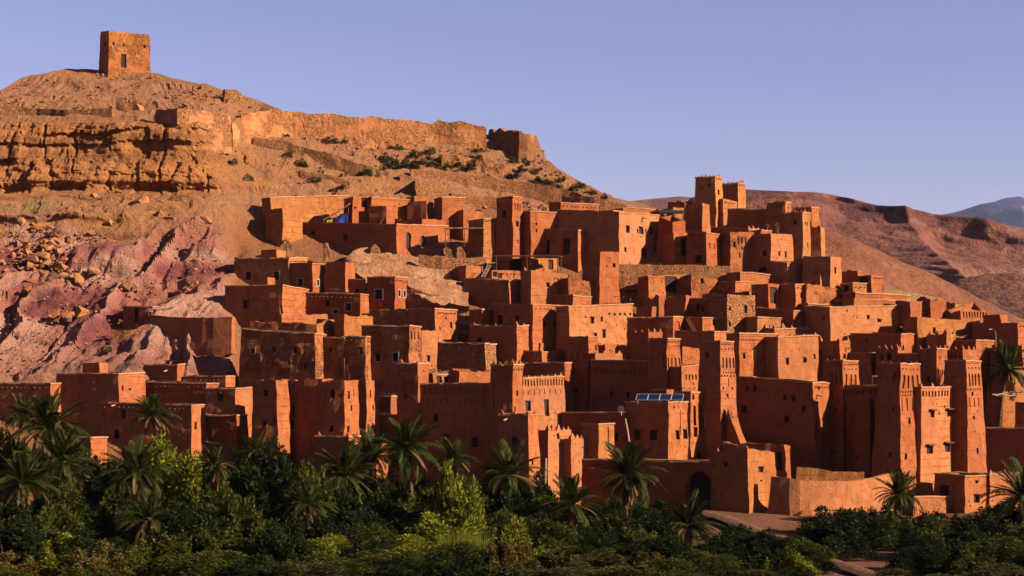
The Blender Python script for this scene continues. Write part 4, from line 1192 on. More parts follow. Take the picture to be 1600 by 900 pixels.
B('adobe_house', 'small bright parapet with horned edge behind the central curtain wall', (926, 931, 972), (551, 551, 551), 570, m='p', mer=(1, 3), ms=0.6, Y=204)
B('adobe_house', 'curved lit wall fragment between two carved central towers', (1060, 1066, 1091), (541, 541, 540), 580, m='a', jag=0.6, Y=201)

# ------------------------------------------------------------------ left-centre kasbah
B('kasbah_tower', 'left tower of the arcaded kasbah with blind arches and horned corners', (624, 652, 669), (568, 567, 567), 695, th=26, tp=0.02, m='a', Y=191.5, cop=1, mer=(1, 1), ms=0.8, cat='tower', L=row(627, 649, 6, 578, 578, 2, 3, 'n') + [(632, 602, 8, 22, 'a'), (644, 602, 8, 22, 'a'), (634, 619, 4, 6), (633, 655, 3, 5, 's')], R=[(658, 620, 2, 5, 's'), (661, 580, 2, 3, 'n')])
B('kasbah_wall', 'broad shaded wall with a row of small blind arches and two spouts', (655, 766, 772), (599, 598, 599), 740, th=22, m='a', Y=188.5, cop=1, cat='fortress', spouts=[(677, 661), (731, 659)],
  L=row(665, 758, 13, 612, 611, 5, 11, 'a') + [(681, 652, 7, 14, 'A'), (697, 685, 11, 13), (740, 691, 10, 15)] + row(668, 756, 10, 629, 628, 1.2, 12, 's') + row(672, 752, 6, 645, 645, 1.5, 2, 's'))
B('kasbah_tower', 'right tower of the arcaded kasbah with a framed niche and horned top', (767, 801, 816), (570, 569, 570), 740, th=26, tp=0.02, m='a', Y=186, cop=1, mer=(3, 2), ms=0.8, cat='tower', L=[(781, 607, 18, 28, 'n'), (783, 615, 5, 9)] + row(770, 798, 7, 578, 578, 2, 3, 'n') + row(773, 796, 3, 632, 632, 1.3, 16, 's'), R=[(809, 615, 3, 9, 's'), (806, 640, 2, 9, 's')] + row(803, 814, 4, 578, 578, 1.6, 3, 'n'))
B('kasbah_wall', 'bright lit wall with a frieze of narrow slots and two tall windows', (806, 815, 882), (589, 590, 587), 675, th=52, m='p', Y=190, cop=1, mer=(0, 6), ms=0.6, cat='fortress', R=row(818, 879, 15, 598, 597, 2, 10, 's') + [(827, 634, 8, 16), (855, 637, 7, 26, 'd')] + row(820, 876, 8, 613, 611, 1.1, 8, 's'), tp=0.02)
B('tower_house', 'front tower house with horned corners and one square window', (778, 825, 841), (647, 648, 647), 785, th=26, tp=0.035, m='a', cop=1, mer=(2, 1), ms=1.0, L=[(803, 690, 10, 14), (781, 700, 2, 10, 's'), (815, 705, 2, 8, 's')], R=[(833, 722, 2, 10, 's')], cat='tower', spouts=[(792, 655)])
B('adobe_house', 'small lit house with horned top and one arched slit right of the front tower house', (841, 857, 894), (671, 671, 670), 724, m='p', mer=(1, 4), ms=0.9, R=[(874, 681, 4, 10, 'A')], th=48, Y=185)
B('crenellated_wall', 'low lit wall with stepped crenels beside the horned small house', (889, 893, 936), (684, 684, 685), 724, m='p', mer=(0, 5), ms=1.0, th=50, Y=185.5, cat='wall')
B('adobe_house', 'broad lit pillar block right of the stepped crenels', (930, 935, 957), (662, 662, 663), 722, m='o', cop=1, Y=186, th=45)
B('adobe_house', 'shaded flat house with a white dish on its roof left of the solar roof', (877, 976, 984), (644, 643, 643), 724, m='r', cop=1, Y=190, th=20, L=[(961, 683, 8, 13)])
B('rubble_house', 'dark stone-walled house with crumbling lit stair end', (687, 757, 774), (532, 536, 537), 585, m='s', jag=0.35, th=24, cop=1)
B('adobe_house', 'low house under a debris-covered roof between the arcaded kasbah towers', (714, 718, 768), (577, 576, 577), 604, m='a', jag=0.5)
B('adobe_house', 'low open shelter with dark bays behind the left arcaded tower', (668, 676, 716), (583, 583, 585), 604, m='a', R=[(686, 592, 8, 12, 'd'), (697, 592, 8, 12, 'd')], cop=1)
B('big_house', 'tall house with two small windows in a bright face at the village centre', (772, 832, 887), (475, 475, 477), 551, m='a', cop=1, th=42, L=[(782, 499, 9, 13), (808, 498, 6, 9)], R=[(850, 507, 5, 9), (868, 508, 5, 9), (873, 541, 4, 9)], spouts=[(862, 485)])
B('adobe_house', 'rounded small lit turret house left of the tall central house', (735, 754, 776), (483, 483, 483), 519, m='a', cop=1, R=[(760, 495, 2, 3, 's')])
B('adobe_house', 'lower terrace house with horned corners before the tall central house', (736, 807, 833), (508, 509, 507), 552, m='a', mer=(2, 2), ms=1.0, cop=1, th=34, L=[(750, 533, 8, 9)], Y=YP(552) - 2)
B('long_house', 'wide lit house with two windows right of the tall central house', (884, 889, 988), (478, 478, 474), 552, m='p', cop=1, R=[(926, 500, 6, 10), (940, 498, 3, 8), (915, 495, 2, 3, 's'), (952, 490, 3, 3, 's')] + row(960, 984, 4, 491, 491, 3, 4, 's') + [(931, 525, 5, 9), (944, 521, 5, 12)], th=56)
B('adobe_house', 'low flat roofs before the bright face of the tall central house', (790, 846, 887), (547, 548, 549), 572, m='a', cop=1)
B('adobe_house', 'thin dark house under the low flat central roofs', (815, 882, 888), (566, 566, 568), 600, m='r', cop=1)

# ------------------------------------------------------------------ left-centre terraces
B('decorated_house', 'ochre house with dentil cornice and two white-framed windows', (367, 451, 480), (403, 402, 402), 448, m='o', cop=1, L=row(374, 446, 26, 409, 408, 1.4, 3, 'n') + [(389, 431, 9, 14, 'f'), (432, 431, 8, 13, 'f')], th=16)
B('adobe_house', 'cube house with white window frames right of the dentil cornice house', (449, 488, 516), (411, 411, 412), 458, m='a', cop=1, L=[(469, 441, 8, 11, 'f')], R=[(497, 442, 3, 9, 'f'), (508, 434, 3, 9, 'f')])
B('adobe_house', 'shaded recess wall right of the white framed cube house', (508, 540, 545), (408, 408, 410), 459, m='r')
B('big_house', 'tall plain house with one black window at the left edge of the terraces', (352, 442, 482), (446, 444, 452), 510, m='a', cop=1, L=[(383, 476, 9, 12), (363, 469, 2, 3, 's'), (396, 469, 2, 3, 's')], th=16)
B('adobe_house', 'small square house with lit eroded side before the tall plain left house', (412, 438, 473), (462, 462, 464), 503, m='a', L=[(425, 490, 3, 6, 's')], jag=0.3, Y=YP(503) - 1)
B('long_house', 'shaded house with a row of mixed small windows at left centre', (470, 562, 575), (456, 459, 460), 495, m='a', cop=1, L=[(476, 472, 7, 8), (510, 474, 7, 8), (543, 480, 9, 11, 'f'), (523, 487, 8, 6, 'f')], th=16)
B('adobe_house', 'little shaded house with white rim beside the tall white-framed window', (537, 571, 577), (436, 436, 437), 462, m='a', cop=1, L=[(557, 455, 6, 7)])
B('tower_house', 'reddish tower house with one large white-framed window on the rock shelf', (573, 616, 636), (432, 431, 434), 490, m='r', cop=1, L=[(591, 460, 11, 15, 'f')], R=[(623, 458, 3, 10, 'f'), (631, 459, 3, 10, 'f')], tp=0.03)
B('adobe_house', 'plain house with lit rounded side right below the rock shelf', (638, 681, 714), (482, 482, 484), 533, m='a', cop=1, R=[(689, 512, 2, 6, 's'), (706, 508, 3, 9), (698, 497, 2, 4, 's')])
B('rubble_house', 'dark stony retaining house left of the lit rounded side', (578, 637, 641), (481, 482, 482), 510, m='s', jag=0.4)
B('ruined_house', 'long crumbling parapet above the big sloping fortress wall', (391, 496, 527), (500, 504, 498), 528, m='o', jag=0.4, L=row(420, 470, 3, 508, 510, 2, 4, 's'), th=14)
B('adobe_house', 'low sunlit strip of wall behind the crumbling parapet', (436, 440, 545), (488, 488, 491), 512, m='a', jag=0.35)
B('ruined_house', 'lit broken drum-shaped wall right of the crumbling parapet', (525, 538, 582), (491, 491, 492), 526, m='o', jag=0.5)
B('fortress_house', 'big sloping fortress wall with gabled niches and a white window', (378, 491, 497), (513, 521, 521), 610, th=10, tp=0.045, m='g', cop=1, Y=199, L=[(396, 548, 6, 8, 'f'), (385, 545, 6, 14, 'n'), (412, 545, 7, 12, 'n'), (428, 546, 5, 9), (460, 547, 6, 10), (451, 566, 3, 9, 's'), (475, 573, 4, 9, 's')] + row(412, 440, 5, 566, 570, 1.5, 2.5, 's'), cat='fortress')
B('fortress_house', 'recessed middle wall of the big sloping fortress', (488, 538, 546), (526, 527, 527), 612, th=12, tp=0.02, m='g', cop=1, Y=199.5, L=[(517, 547, 3, 9, 's')], cat='fortress')
B('fortress_house', 'right wing of the sloping fortress with two white-framed windows', (566, 639, 659), (508, 508, 509), 618, th=20, tp=0.03, m='g', cop=1, Y=198, L=[(592, 558, 8, 13, 'f'), (617, 558, 8, 13, 'f'), (577, 548, 5, 9)], R=row(643, 655, 3, 524, 524, 2, 12, 's'), cat='fortress')
B('fortress_house', 'narrow link wall between the fortress middle and its right wing', (536, 571, 576), (525, 525, 526), 615, th=14, tp=0.03, m='g', Y=198.6, L=[(565, 548, 5, 9), (542, 566, 3, 9, 's')], cat='fortress', cop=1)
B('adobe_house', 'lit plain wall house right of the sloping fortress wing', (653, 659, 691), (516, 516, 515), 577, m='p', R=[(670, 560, 5, 9)], th=50)

# front fort among the palms
B('fort_tower', 'left eroded tower of the riverside fort with two dark windows', (395, 433, 440), (593, 592, 592), 725, th=12, tp=0.02, m='a', Y=187, L=[(415, 615, 7, 9), (413, 663, 5, 8), (427, 657, 2.4, 14, 's')], cat='tower', jag=0.35, rough=1.5)
B('fort_wall', 'shaded middle wall of the riverside fort with a long dark crack', (437, 504, 508), (592, 592, 593), 722, th=12, tp=0.015, m='r', Y=189, L=[(459, 640, 3.4, 22, 's'), (457, 663, 6, 12, 's'), (470, 622, 12, 14, 'n'), (445, 660, 3, 9, 's')], cat='fortress', jag=0.35)
B('fort_tower', 'middle eroded tower of the riverside fort with a sunlit narrow side', (502, 538, 560), (594, 592, 591), 725, th=26, tp=0.025, m='a', Y=187, L=[(520, 615, 7, 11), (518, 669, 5, 9)], R=[(545, 617, 3, 12), (553, 613, 2, 12, 's'), (545, 670, 3, 10, 's'), (550, 637, 2, 10, 's')], cat='tower', jag=0.35, rough=1.5)
B('fort_tower', 'right slim tower of the riverside fort behind the sunlit narrow side', (557, 571, 585), (592, 592, 592), 700, th=30, tp=0.02, m='a', Y=192, R=[(579, 615, 2, 12, 's'), (582, 636, 2, 8, 's')], cat='tower', jag=0.35)
B('adobe_house', 'low front annex at the foot of the riverside fort', (493, 545, 562), (681, 681, 682), 730, m='r', cop=1, Y=184, mer=(1, 1))
B('adobe_house', 'low broken room right of the riverside fort annex', (524, 588, 604), (695, 693, 694), 730, m='r', jag=0.4, Y=183)
B('adobe_house', 'dark roofed passage between the riverside fort and the arcaded kasbah', (574, 620, 625), (645, 646, 646), 700, m='r', Y=194, jag=0.3, L=[(585, 663, 8, 12)])
B('adobe_house', 'set-back dark house with timber roof ends behind the passage', (584, 612, 624), (620, 619, 620), 660, m='r', Y=197, cop=1)

# ------------------------------------------------------------------ lower left houses
B('adobe_house', 'largest plain house of the lower left group with one sunlit end', (88, 185, 226), (583, 582, 582), 672, m='a', cop=1, th=16, R=[(192, 606, 3, 8, 's'), (203, 608, 4, 3, 's')])
B('adobe_house', 'low upper house with lit small end behind the lower left group', (199, 277, 304), (569, 569, 566), 600, m='a', cop=1, spouts=[(262, 579)], th=14)
B('adobe_house', 'thin topmost roof of the lower left group', (227, 297, 306), (563, 563, 564), 585, m='a', cop=1, th=12, dy=2)
B('adobe_house', 'short shaded house below the dark gully at lower left', (288, 352, 358), (587, 587, 588), 612, m='a', cop=1, th=12)
B('adobe_house', 'middle shaded house joined to the largest plain house at lower left', (226, 323, 330), (596, 598, 597), 642, m='a', cop=1, th=12)
B('adobe_house', 'house with pale bright end and one window left of the riverside fort', (323, 368, 397), (606, 606, 604), 668, m='p', cop=1, L=[(344, 622, 9, 9)], th=22, jag=0.2)
B('adobe_house', 'front house with two black windows behind the leafy palm at lower left', (160, 299, 318), (628, 632, 634), 712, m='a', cop=1, th=12, L=[(193, 648, 7, 13), (183, 679, 8, 13)], R=[(306, 665, 4, 11)], spouts=[(180, 633)])
B('adobe_house', 'low shaded yard wall between the front house and the riverside fort', (316, 368, 374), (648, 648, 649), 682, m='a', cop=1, th=12)
B('adobe_house', 'half-hidden shaded house at the far left edge among palms', (-24, 80, 88), (598, 599, 600), 660, m='a', cop=1, th=8)
B('adobe_house', 'tiny flat hut between palms at lower left', (114, 142, 167), (683, 683, 682), 722, m='r', cop=1)
B('goat_shed', 'small shed with dark doorway on the rose clay slope', (193, 237, 242), (478, 478, 479), 510, m='r', cop=1, L=[(213, 492, 6, 22, 'd'), (234, 489, 4, 5, 'f')], th=14, cat='shed')
wall_line('retaining_wall', 'curved reddish retaining wall on the rose clay slope', [(238, 489, 516), (246, 492, 523), (255, 493, 528), (268, 494, 534), (285, 494, 538), (302, 494, 539), (320, 494, 538), (336, 494, 536), (350, 494, 532), (364, 494, 528)], m='a', jag=0.25, thick=0.8, Ys=[213.6, 213.0, 212.4, 211.6, 210.8, 210.0, 209.3, 208.7, 208.3, 208.0])
wall_line('stone_wall', 'short rubble wall under the shed on the clay slope', [(176, 513, 524), (205, 512, 526), (240, 509, 524)], m='s', jag=0.3, thick=0.7)

# ------------------------------------------------------------------ ruined stumps and rubble walls between the houses
for (a, b, c, d, lab) in [(440, 362, 398, 458, 'pointed clay stump beside the long brown house at far left'), (507, 372, 402, 519, 'weathered clay pinnacle below the first small window of the long brown house'),
                          (583, 374, 392, 597, 'broken clay lump on the rock shelf below the long brown house'), (695, 374, 400, 708, 'left of two pale arch stubs below the shade roof'), (714, 376, 402, 726, 'right of two pale arch stubs below the shade roof')]:
    wall_line('clay_stump', lab, [(a, b + 4, c), (a * .6 + d * .4, b, c), (a * .3 + d * .7, b + 3, c), (d, b + 12, c)], m='b', jag=1.4, thick=1.1, step=0.4, rj=0.25, cat='ruin')
wall_line('terrace_wall', 'rubble terrace wall below the pale arch stubs', [(655, 396, 418), (690, 399, 420), (730, 400, 420), (760, 400, 418)], m='s', jag=0.35, thick=1.0)
wall_line('terrace_wall', 'stony retaining wall at the foot of the pale rock shelf', [(634, 440, 470), (660, 452, 480), (690, 460, 482), (722, 466, 486)], m='t', jag=0.7, thick=1.0)

# ------------------------------------------------------------------ small things on roofs and terraces
def solar():
    Y = 189.0
    o = W(1030, 627, Y)
    root = empty('solar_array', o)
    tag(root, 'tilted dark blue solar array of four panels on the flat roof', 'solar panel')
    ax = Vector((math.cos(math.radians(12)), -math.sin(math.radians(12)), 0))
    ay = Vector((math.sin(math.radians(12)), math.cos(math.radians(12)), 0.0))
    up = (ay * 0.9 + Vector((0, 0, 0.42))).normalized()
    nrm = ax.cross(up)
    for k in range(4):
        a = -ax * 2.7 + ax * (1.36 * k) + up * 0.05 + Vector((0, 0, 0.1))
        m = MB(); m.box(a, ax * 1.28, up * 1.55, nrm * 0.04)
        p = m.build('panel', M_PANEL, root)
        f = MB()
        for (q, w, h) in ((a - up * .04, ax * 1.28, up * .04), (a + up * 1.55, ax * 1.28, up * .04), (a - ax * .04, ax * .04, up * 1.55), (a + ax * 1.28, ax * .04, up * 1.55)):
            f.box(q - nrm * 0.005, w, h, nrm * 0.055)
        f.build('frame', M_METAL, p)
    for k in range(3):
        m = MB()
        a = -ax * 2.5 + ax * (2.5 * k)
        m.box(a + ay * 1.25 - Vector((0, 0, 0.5)), ax * .06, ay * .06, Vector((0, 0, 1.32)))
        m.box(a - Vector((0, 0, 0.5)), ax * .06, ay * .06, Vector((0, 0, 0.62)))
        m.build('support', M_METAL, root)
solar()

def dish(px, py, Y, r, lab):
    root = empty('satellite_dish', W(px, py, Y))
    tag(root, lab, 'dish')
    m = MB()
    n, rings = 14, 4
    vs = [(0, 0, 0)]
    fs = []
    for i in range(1, rings + 1):
        q = r * i / rings
        for k in range(n):
            t = 2 * math.pi * k / n
            vs.append((q * math.cos(t), 0.35 * q * q / r - 0.0, q * math.sin(t)))
    for k in range(n):
        fs.append((0, 1 + k, 1 + (k + 1) % n))
    for i in range(rings - 1):
        for k in range(n):
            a = 1 + i * n + k; b = 1 + i * n + (k + 1) % n
            fs.append((a, a + n, b + n, b))
    rot = Matrix.Rotation(math.radians(160), 4, 'Z') @ Matrix.Rotation(math.radians(-25), 4, 'X')
    m.add([rot @ Vector(v) + Vector((0, 0, r * 0.7)) for v in vs], fs)
    m.build('bowl', M_METAL, root, True)
    m = MB(); m.tube([(0, 0.1, -0.6), (0, 0.1, r * 0.7)], [0.04, 0.035]); m.build('mast', M_METAL, root)
    m = MB(); m.tube([(0, -0.05, r * 0.3), (0.1, -r * 0.8, r * 0.9)], [0.02, 0.02], 4); m.build('feed_arm', M_METAL, root)
dish(971, 641, 188.8, 0.40, 'white satellite dish on the shaded flat roof left of the solar panels')
dish(1420, 516, 214, 0.35, 'small satellite dish beside the cream water tank')

def tank(px, py, Y, lab, mat):
    root = empty('water_tank', W(px, py, Y))
    tag(root, lab, 'water tank')
    m = MB(); m.tube([(-0.6, 0, 0.45), (-0.5, 0, 0.45), (0.5, 0, 0.45), (0.6, 0, 0.45)], [0.34, 0.42, 0.42, 0.34], 14); m.build('barrel', mat, root, True)
    for s in (-.4, .3):
        m = MB(); m.box((s, -.35, -0.3), (0.1, 0, 0), (0, .7, 0), (0, 0, .42)); m.build('cradle', M_WOOD, root)
tank(1441, 519, 213.5, 'cream water tank lying on a roof below the right ruins', plain('cream_tank', (0.32, 0.22, 0.13), 0.5, 0.1))

def canopy(name, lab, pxa, pxb, py, Y, depth, mat, post_h=2.0, tilt=0.1, slant=0.0):
    a = W(pxa, py, Y); b = W(pxb, py + slant, Y)
    root = empty(name, a)
    tag(root, lab, 'canopy')
    ax = b - a
    ay = Vector((0.25, 1, tilt)).normalized() * depth
    m = MB()
    n = 9
    for k in range(n):
        m2 = MB()
        o = ax * (k / n) + Vector((0, 0, rnd.uniform(-.02, .03)))
        m.box(o, ax * (0.97 / n), ay * rnd.uniform(0.93, 1.03), Vector((0, 0, 0.09)))
    m.build('roof_mat', mat, root)
    for t, d in ((0.03, 0.03), (0.5, 0.03), (0.97, 0.03), (0.03, 0.95), (0.97, 0.95)):
        m = MB(); q = ax * t + ay * d
        m.tube([q, q - Vector((0, 0, post_h))], [0.06, 0.07], 5); m.build('post', M_WOOD, root)
    m = MB(); m.tube([Vector((0, 0, -0.06)) + ay * .04, ax + ay * .04 + Vector((0, 0, -0.06))], [0.06, 0.06], 5); m.build('beam', M_WOOD, root)
canopy('reed_shade', 'pale reed shade roof on poles before the orange cornice house', 694, 757, 357, YP(398), 3.0, M_REED, 2.6)
canopy('terrace_canopy', 'dark flat canopy over the yellow hung terrace', 772, 874, 400, YP(427) - 1.2, 2.5, M_WOOD, 2.2, 0.02)
canopy('dark_canopy', 'black flat canopy beside the big three window house on the skyline', 1031, 1067, 333, 243.0, 2.6, plain('black_felt', (0.012, 0.014, 0.014), 0.8), 1.8, 0.25)
canopy('lean_to_roof', 'slanting reed lean-to roof beside the blue tarpaulin', 505, 545, 344, YP(352), 2.5, M_REED, 1.2, 0.3, -24)
canopy('white_awning', 'pale slanting awning in the yard behind the nearest kasbah tower', 1362, 1392, 588, 197, 3.0, M_REED, 2.4, -0.35, 0)

def tarp():
    Y = YP(350) - 0.6
    o = W(520, 347, Y)
    root = empty('tarpaulin', o)
    tag(root, 'bright blue tarpaulin heaped beside the small square room', 'tarpaulin')
    n = 12
    vs, fs = [], []
    for i in range(n):
        for j in range(n):
            u, v = i / (n - 1), j / (n - 1)
            x = u * 2.2
            z = 1.6 * math.sin(v * 1.5) * (0.5 + 0.5 * u) + 0.12 * math.sin(9 * u + 3 * v) - 0.3 * (1 - v)
            y = 1.2 * (1 - math.cos(v * 1.5)) + 0.15 * math.cos(8 * u)
            vs.append((x, y, z))
    for i in range(n - 1):
        for j in range(n - 1):
            fs.append((i * n + j, (i + 1) * n + j, (i + 1) * n + j + 1, i * n + j + 1))
    m = MB(); m.add(vs, fs)
    s = m.build('sheet', M_BLUE, root, True)
    sol = s.modifiers.new('thick', 'SOLIDIFY'); sol.thickness = 0.03
    m = MB(); m.box((-0.9, 0.1, -0.2), (0.8, 0, 0.1), (0, 0.5, 0), (0, 0, 0.5)); m.build('yellow_bundle', M_YELLOW, root)
tarp()

def ladder(a, b, lab, mat, w=0.5, n=9):
    root = empty('ladder', a)
    tag(root, lab, 'ladder')
    d = Vector(b) - Vector(a)
    s = Vector((0.9, 0.4, 0)).normalized() * w
    for k in (0, 1):
        m = MB(); m.tube([s * k, d + s * k], [0.045, 0.04], 5); m.build('rail', mat, root)
    for k in range(n):
        m = MB(); q = d * ((k + 0.5) / n); m.tube([q, q + s], [0.03, 0.03], 4); m.build('rung', mat, root)
ladder(W(752, 433, YP(436) - 1.5), W(762, 414, YP(436) - 0.3), 'wooden ladder leaning on the little lit room', M_PALEWOOD)
ladder(W(1083, 518, YP(524) - 2), W(1071, 497, YP(524) - 1), 'grey ladder leaning beside the red door house', M_WOOD)

def pole(lab, px, pt, pb, Y, r=0.12, lean=0.0, mat=None, name='timber_pole'):
    m = MB()
    a = W(px, pb, Y); b = W(px + lean, pt, Y)
    m.tube([(0, 0, 0), (b - a) * 0.5 + Vector((0.03, 0, 0)), b - a], [r, r * 0.9, r * 0.75], 7)
    o = m.build(name, mat or M_PALEWOOD)
    o.location = a
    tag(o, lab, 'pole')
pole('pale timber post standing against the long gate wall', 850, 716, 788, 179.0, 0.13, 3)
pole('leaning pale prop between dish roof and solar roof house', 983, 654, 690, 186.4, 0.12, -6)
pole('thin drain pipe on the tall lit house end', 1101, 651, 668, 189.0, 0.06, 0, M_DARK)
def lamp():
    root = empty('street_lamp', W(1556, 545, 209))
    tag(root, 'slim curved street lamp before the dark block at right', 'street lamp')
    m = MB(); m.tube([(0, 0, -1), (0, 0, 1.7), (-0.1, 0, 2.3), (-0.5, 0, 2.5)], [0.07, 0.05, 0.04, 0.04], 6); m.build('pole', M_PALEWOOD, root)
    m = MB(); m.box((-0.9, -.08, 2.42), (0.42, 0, 0.05), (0, .16, 0), (0, 0, .08)); m.build('lamp_head', M_METAL, root)
lamp()
def roof_timbers(px, py, Y, lab, n=9, L=2.2):
    o = empty('timber_pile', W(px, py, Y))
    tag(o, lab, 'timber')
    for k in range(n):
        m = MB()
        a = rnd.uniform(-.6, .6)
        p = Vector((rnd.uniform(-1.2, 1.2), rnd.uniform(-.6, .6), rnd.uniform(0, .35)))
        d = Vector((math.cos(a), math.sin(a), rnd.uniform(-.15, .25))) * L * rnd.uniform(.3, .55)
        m.tube([p - d, p + d], [0.07, 0.06], 5)
        m.build('log', M_PALEWOOD, o)
roof_timbers(682, 583, 199, 'pale broken timbers heaped on the low open shelter')
roof_timbers(592, 619, 195.5, 'grey timber ends on the set-back dark roof', 7)
roof_timbers(1575, 618, 196, 'pale heap of dry fronds and timbers by the right palm', 12)
roof_timbers(250, 486, 211.5, 'pale sticks piled behind the curved retaining wall', 10, 1.6)
roof_timbers(1498, 530, 211.5, 'pale laundry and boards on the long shaded roof', 6, 1.6)

# ------------------------------------------------------------------ boulders below the cliff
M_BOULDER = adobe('boulder_rock', (0.50, 0.195, 0.085), rough=1.0, stone=0.0, streak=0.2)
M_BOULDER2 = adobe('rose_boulder_rock', (0.45, 0.190, 0.120), rough=0.8, stone=0.0, streak=0.2)
def boulder_mesh(seed, mat):
    r = random.Random(seed)
    bm = bmesh.new()
    for k in range(11):
        v = Vector((r.gauss(0, 1), r.gauss(0, 1), r.gauss(0, 1))).normalized()
        # blocky: push towards a cube
        s = 1 / max(abs(v.x), abs(v.y), abs(v.z)) ** 0.65
        bm.verts.new(v * s * r.uniform(0.8, 1.0) * 0.5)
    bmesh.ops.convex_hull(bm, input=bm.verts)
    bmesh.ops.bevel(bm, geom=list(bm.edges), offset=0.015, segments=1, affect='EDGES')
    me = bpy.data.meshes.new('boulder')
    bm.to_mesh(me); bm.free()
    me.materials.append(mat)
    return me
BM = [boulder_mesh(s, M_BOULDER) for s in range(8)]
BR = [boulder_mesh(50 + s, M_BOULDER2) for s in range(4)]
def boulder(px, py, w, lab, grp=None, rose=False, h=None):
    Y = float(DEP([px], [py])[0]) - 0.6
    s = w / F * Y
    o = obj('boulder', rnd.choice(BR if rose else BM))
    o.location = W(px, py, Y) - Vector((0, 0, 0.12 * s))
    o.scale = (s * 1.12, s * rnd.uniform(.8, 1.1), s * (rnd.uniform(.7, .95) if h is None else h))
    o.rotation_euler = (rnd.uniform(-.4, .4), rnd.uniform(-.4, .4), rnd.uniform(0, 6))
    tag(o, lab, 'boulder', grp)
def scree(name, lab, items, mat):
    """loose stones too many to count: one object"""
    src = BM
    V, Fc, off = [], [], 0
    for (px, py, w) in items:
        me = rnd.choice(src)
        v = np.array([q.co[:] for q in me.vertices])
        Y = float(DEP([px], [py])[0]) - 0.3
        s = w / F * Y
        R3 = Matrix.Rotation(rnd.uniform(0, 6), 3, 'Z') @ Matrix.Rotation(rnd.uniform(-.5, .5), 3, 'X')
        v = (v * np.array([s * 1.15, s, s * rnd.uniform(.55, .9)])) @ np.array(R3).T + np.array(W(px, py, Y))
        V += v.tolist()
        Fc += [tuple(i + off for i in f.vertices) for f in me.polygons]
        off += len(v)
    o = obj(name, mesh(name, V, Fc), mat)
    tag(o, lab, 'stones', None, 'stuff')
big = [(180, 336, 34, 'long flat boulder slab with a smaller rock beside it on the talus'), (206, 327, 16, 'round-edged boulder at the right end of the long flat slab'), (218, 314, 30, 'boulder pair lodged at the top of the clay slope'),
       (270, 341, 26, 'orange block boulder perched on the upper clay slope'), (252, 336, 22, 'rose boulder left of the perched orange block'), (322, 342, 24, 'brown tilted boulder near the ruined terrace at the gully'),
       (312, 382, 26, 'flat orange boulder on top of the purple clay shoulder'), (198, 442, 24, 'squarish ochre boulder alone halfway down the clay'), (126, 484, 26, 'big ochre boulder on the lower clay slope'),
       (85, 487, 24, 'left half of a split ochre boulder low on the clay'), (107, 490, 22, 'right half of a split ochre boulder low on the clay'), (147, 424, 26, 'pointed ochre boulder in the upper gully'), (124, 432, 22, 'ochre boulder left of the pointed gully boulder'),
       (188, 300, 18, 'small block fallen at the foot of the cliff'), (147, 305, 16, 'second small block at the foot of the cliff'), (244, 216, 14, 'lit block lying on the slope below the rampart corner'),
       (272, 238, 12, 'little orange block on the slope right of the cliff'), (15, 445, 20, 'ochre boulder at the far left edge of the talus'), (44, 452, 20, 'low ochre boulder right of the far left one')]
for (px, py, w, lab) in big:
    boulder(px, py, w, lab, None, 'rose' in lab)
for k in range(64):
    t = rnd.random()
    px = rnd.gauss(70, 42); py = 340 + t * 100 + (px - 60) * -0.12
    if px < -5 or px > 175: continue
    boulder(px, py, rnd.choice([9, 11, 13, 16, 20, 25]) * rnd.uniform(.8, 1.2), 'angular orange boulder in the rockfall below the cliff', 'boulders of the rockfall below the cliff', rnd.random() < .25)
for k in range(34):
    px = rnd.uniform(0, 340); py = rnd.uniform(308, 560)
    boulder(px, py, rnd.uniform(7, 16), 'loose rock scattered over the rose clay slope', 'loose rocks on the clay slope', rnd.random() < .7)
for k in range(26):
    px = rnd.uniform(555, 722); py = 398 + (px - 555) * 0.33 + rnd.uniform(0, 36)
    boulder(px, py, rnd.uniform(6, 18), 'pale broken rock of the shelf between upper and lower houses', 'rocks of the pale shelf', True, 0.6)
for k in range(20):
    px = rnd.uniform(700, 960); py = 300 + (px - 700) * 0.10 + rnd.uniform(0, 22)
    boulder(px, py, rnd.uniform(6, 14), 'sandstone block strewn below the sunlit terrace wall', 'sandstone blocks below the terrace wall')
it = []
for k in range(1900):
    px = rnd.uniform(-10, 940); py = ridge(px) + 5 + rnd.random() ** 1.3 * 95
    if px < 330 and py > 186: continue
    it.append((px, py, 1.2 + 6.5 * rnd.random() ** 3))
scree('hill_scree', 'tan stones strewn over the sandy upper hill', it, M_BOULDER2)
it = []
for k in range(1100):
    px = rnd.uniform(-10, 345); py = rnd.uniform(306, 600)
    it.append((px, py, 1.2 + 5.5 * rnd.random() ** 3))
for k in range(500):
    px = rnd.gauss(75, 55); it.append((px, 350 + 95 * rnd.random(), 1.5 + 6 * rnd.random() ** 2))
scree('slope_scree', 'fallen stones all over the clay slope below the cliff', it, M_BOULDER2)
it = [(rnd.uniform(400, 1560), rnd.uniform(395, 720), 1.5 + 5 * rnd.random() ** 2) for k in range(900)]
it = [q for q in it if q[1] > ridge(q[0]) + 30]
scree('village_rubble', 'fallen adobe rubble lying between the village houses', it, M_BOULDER)

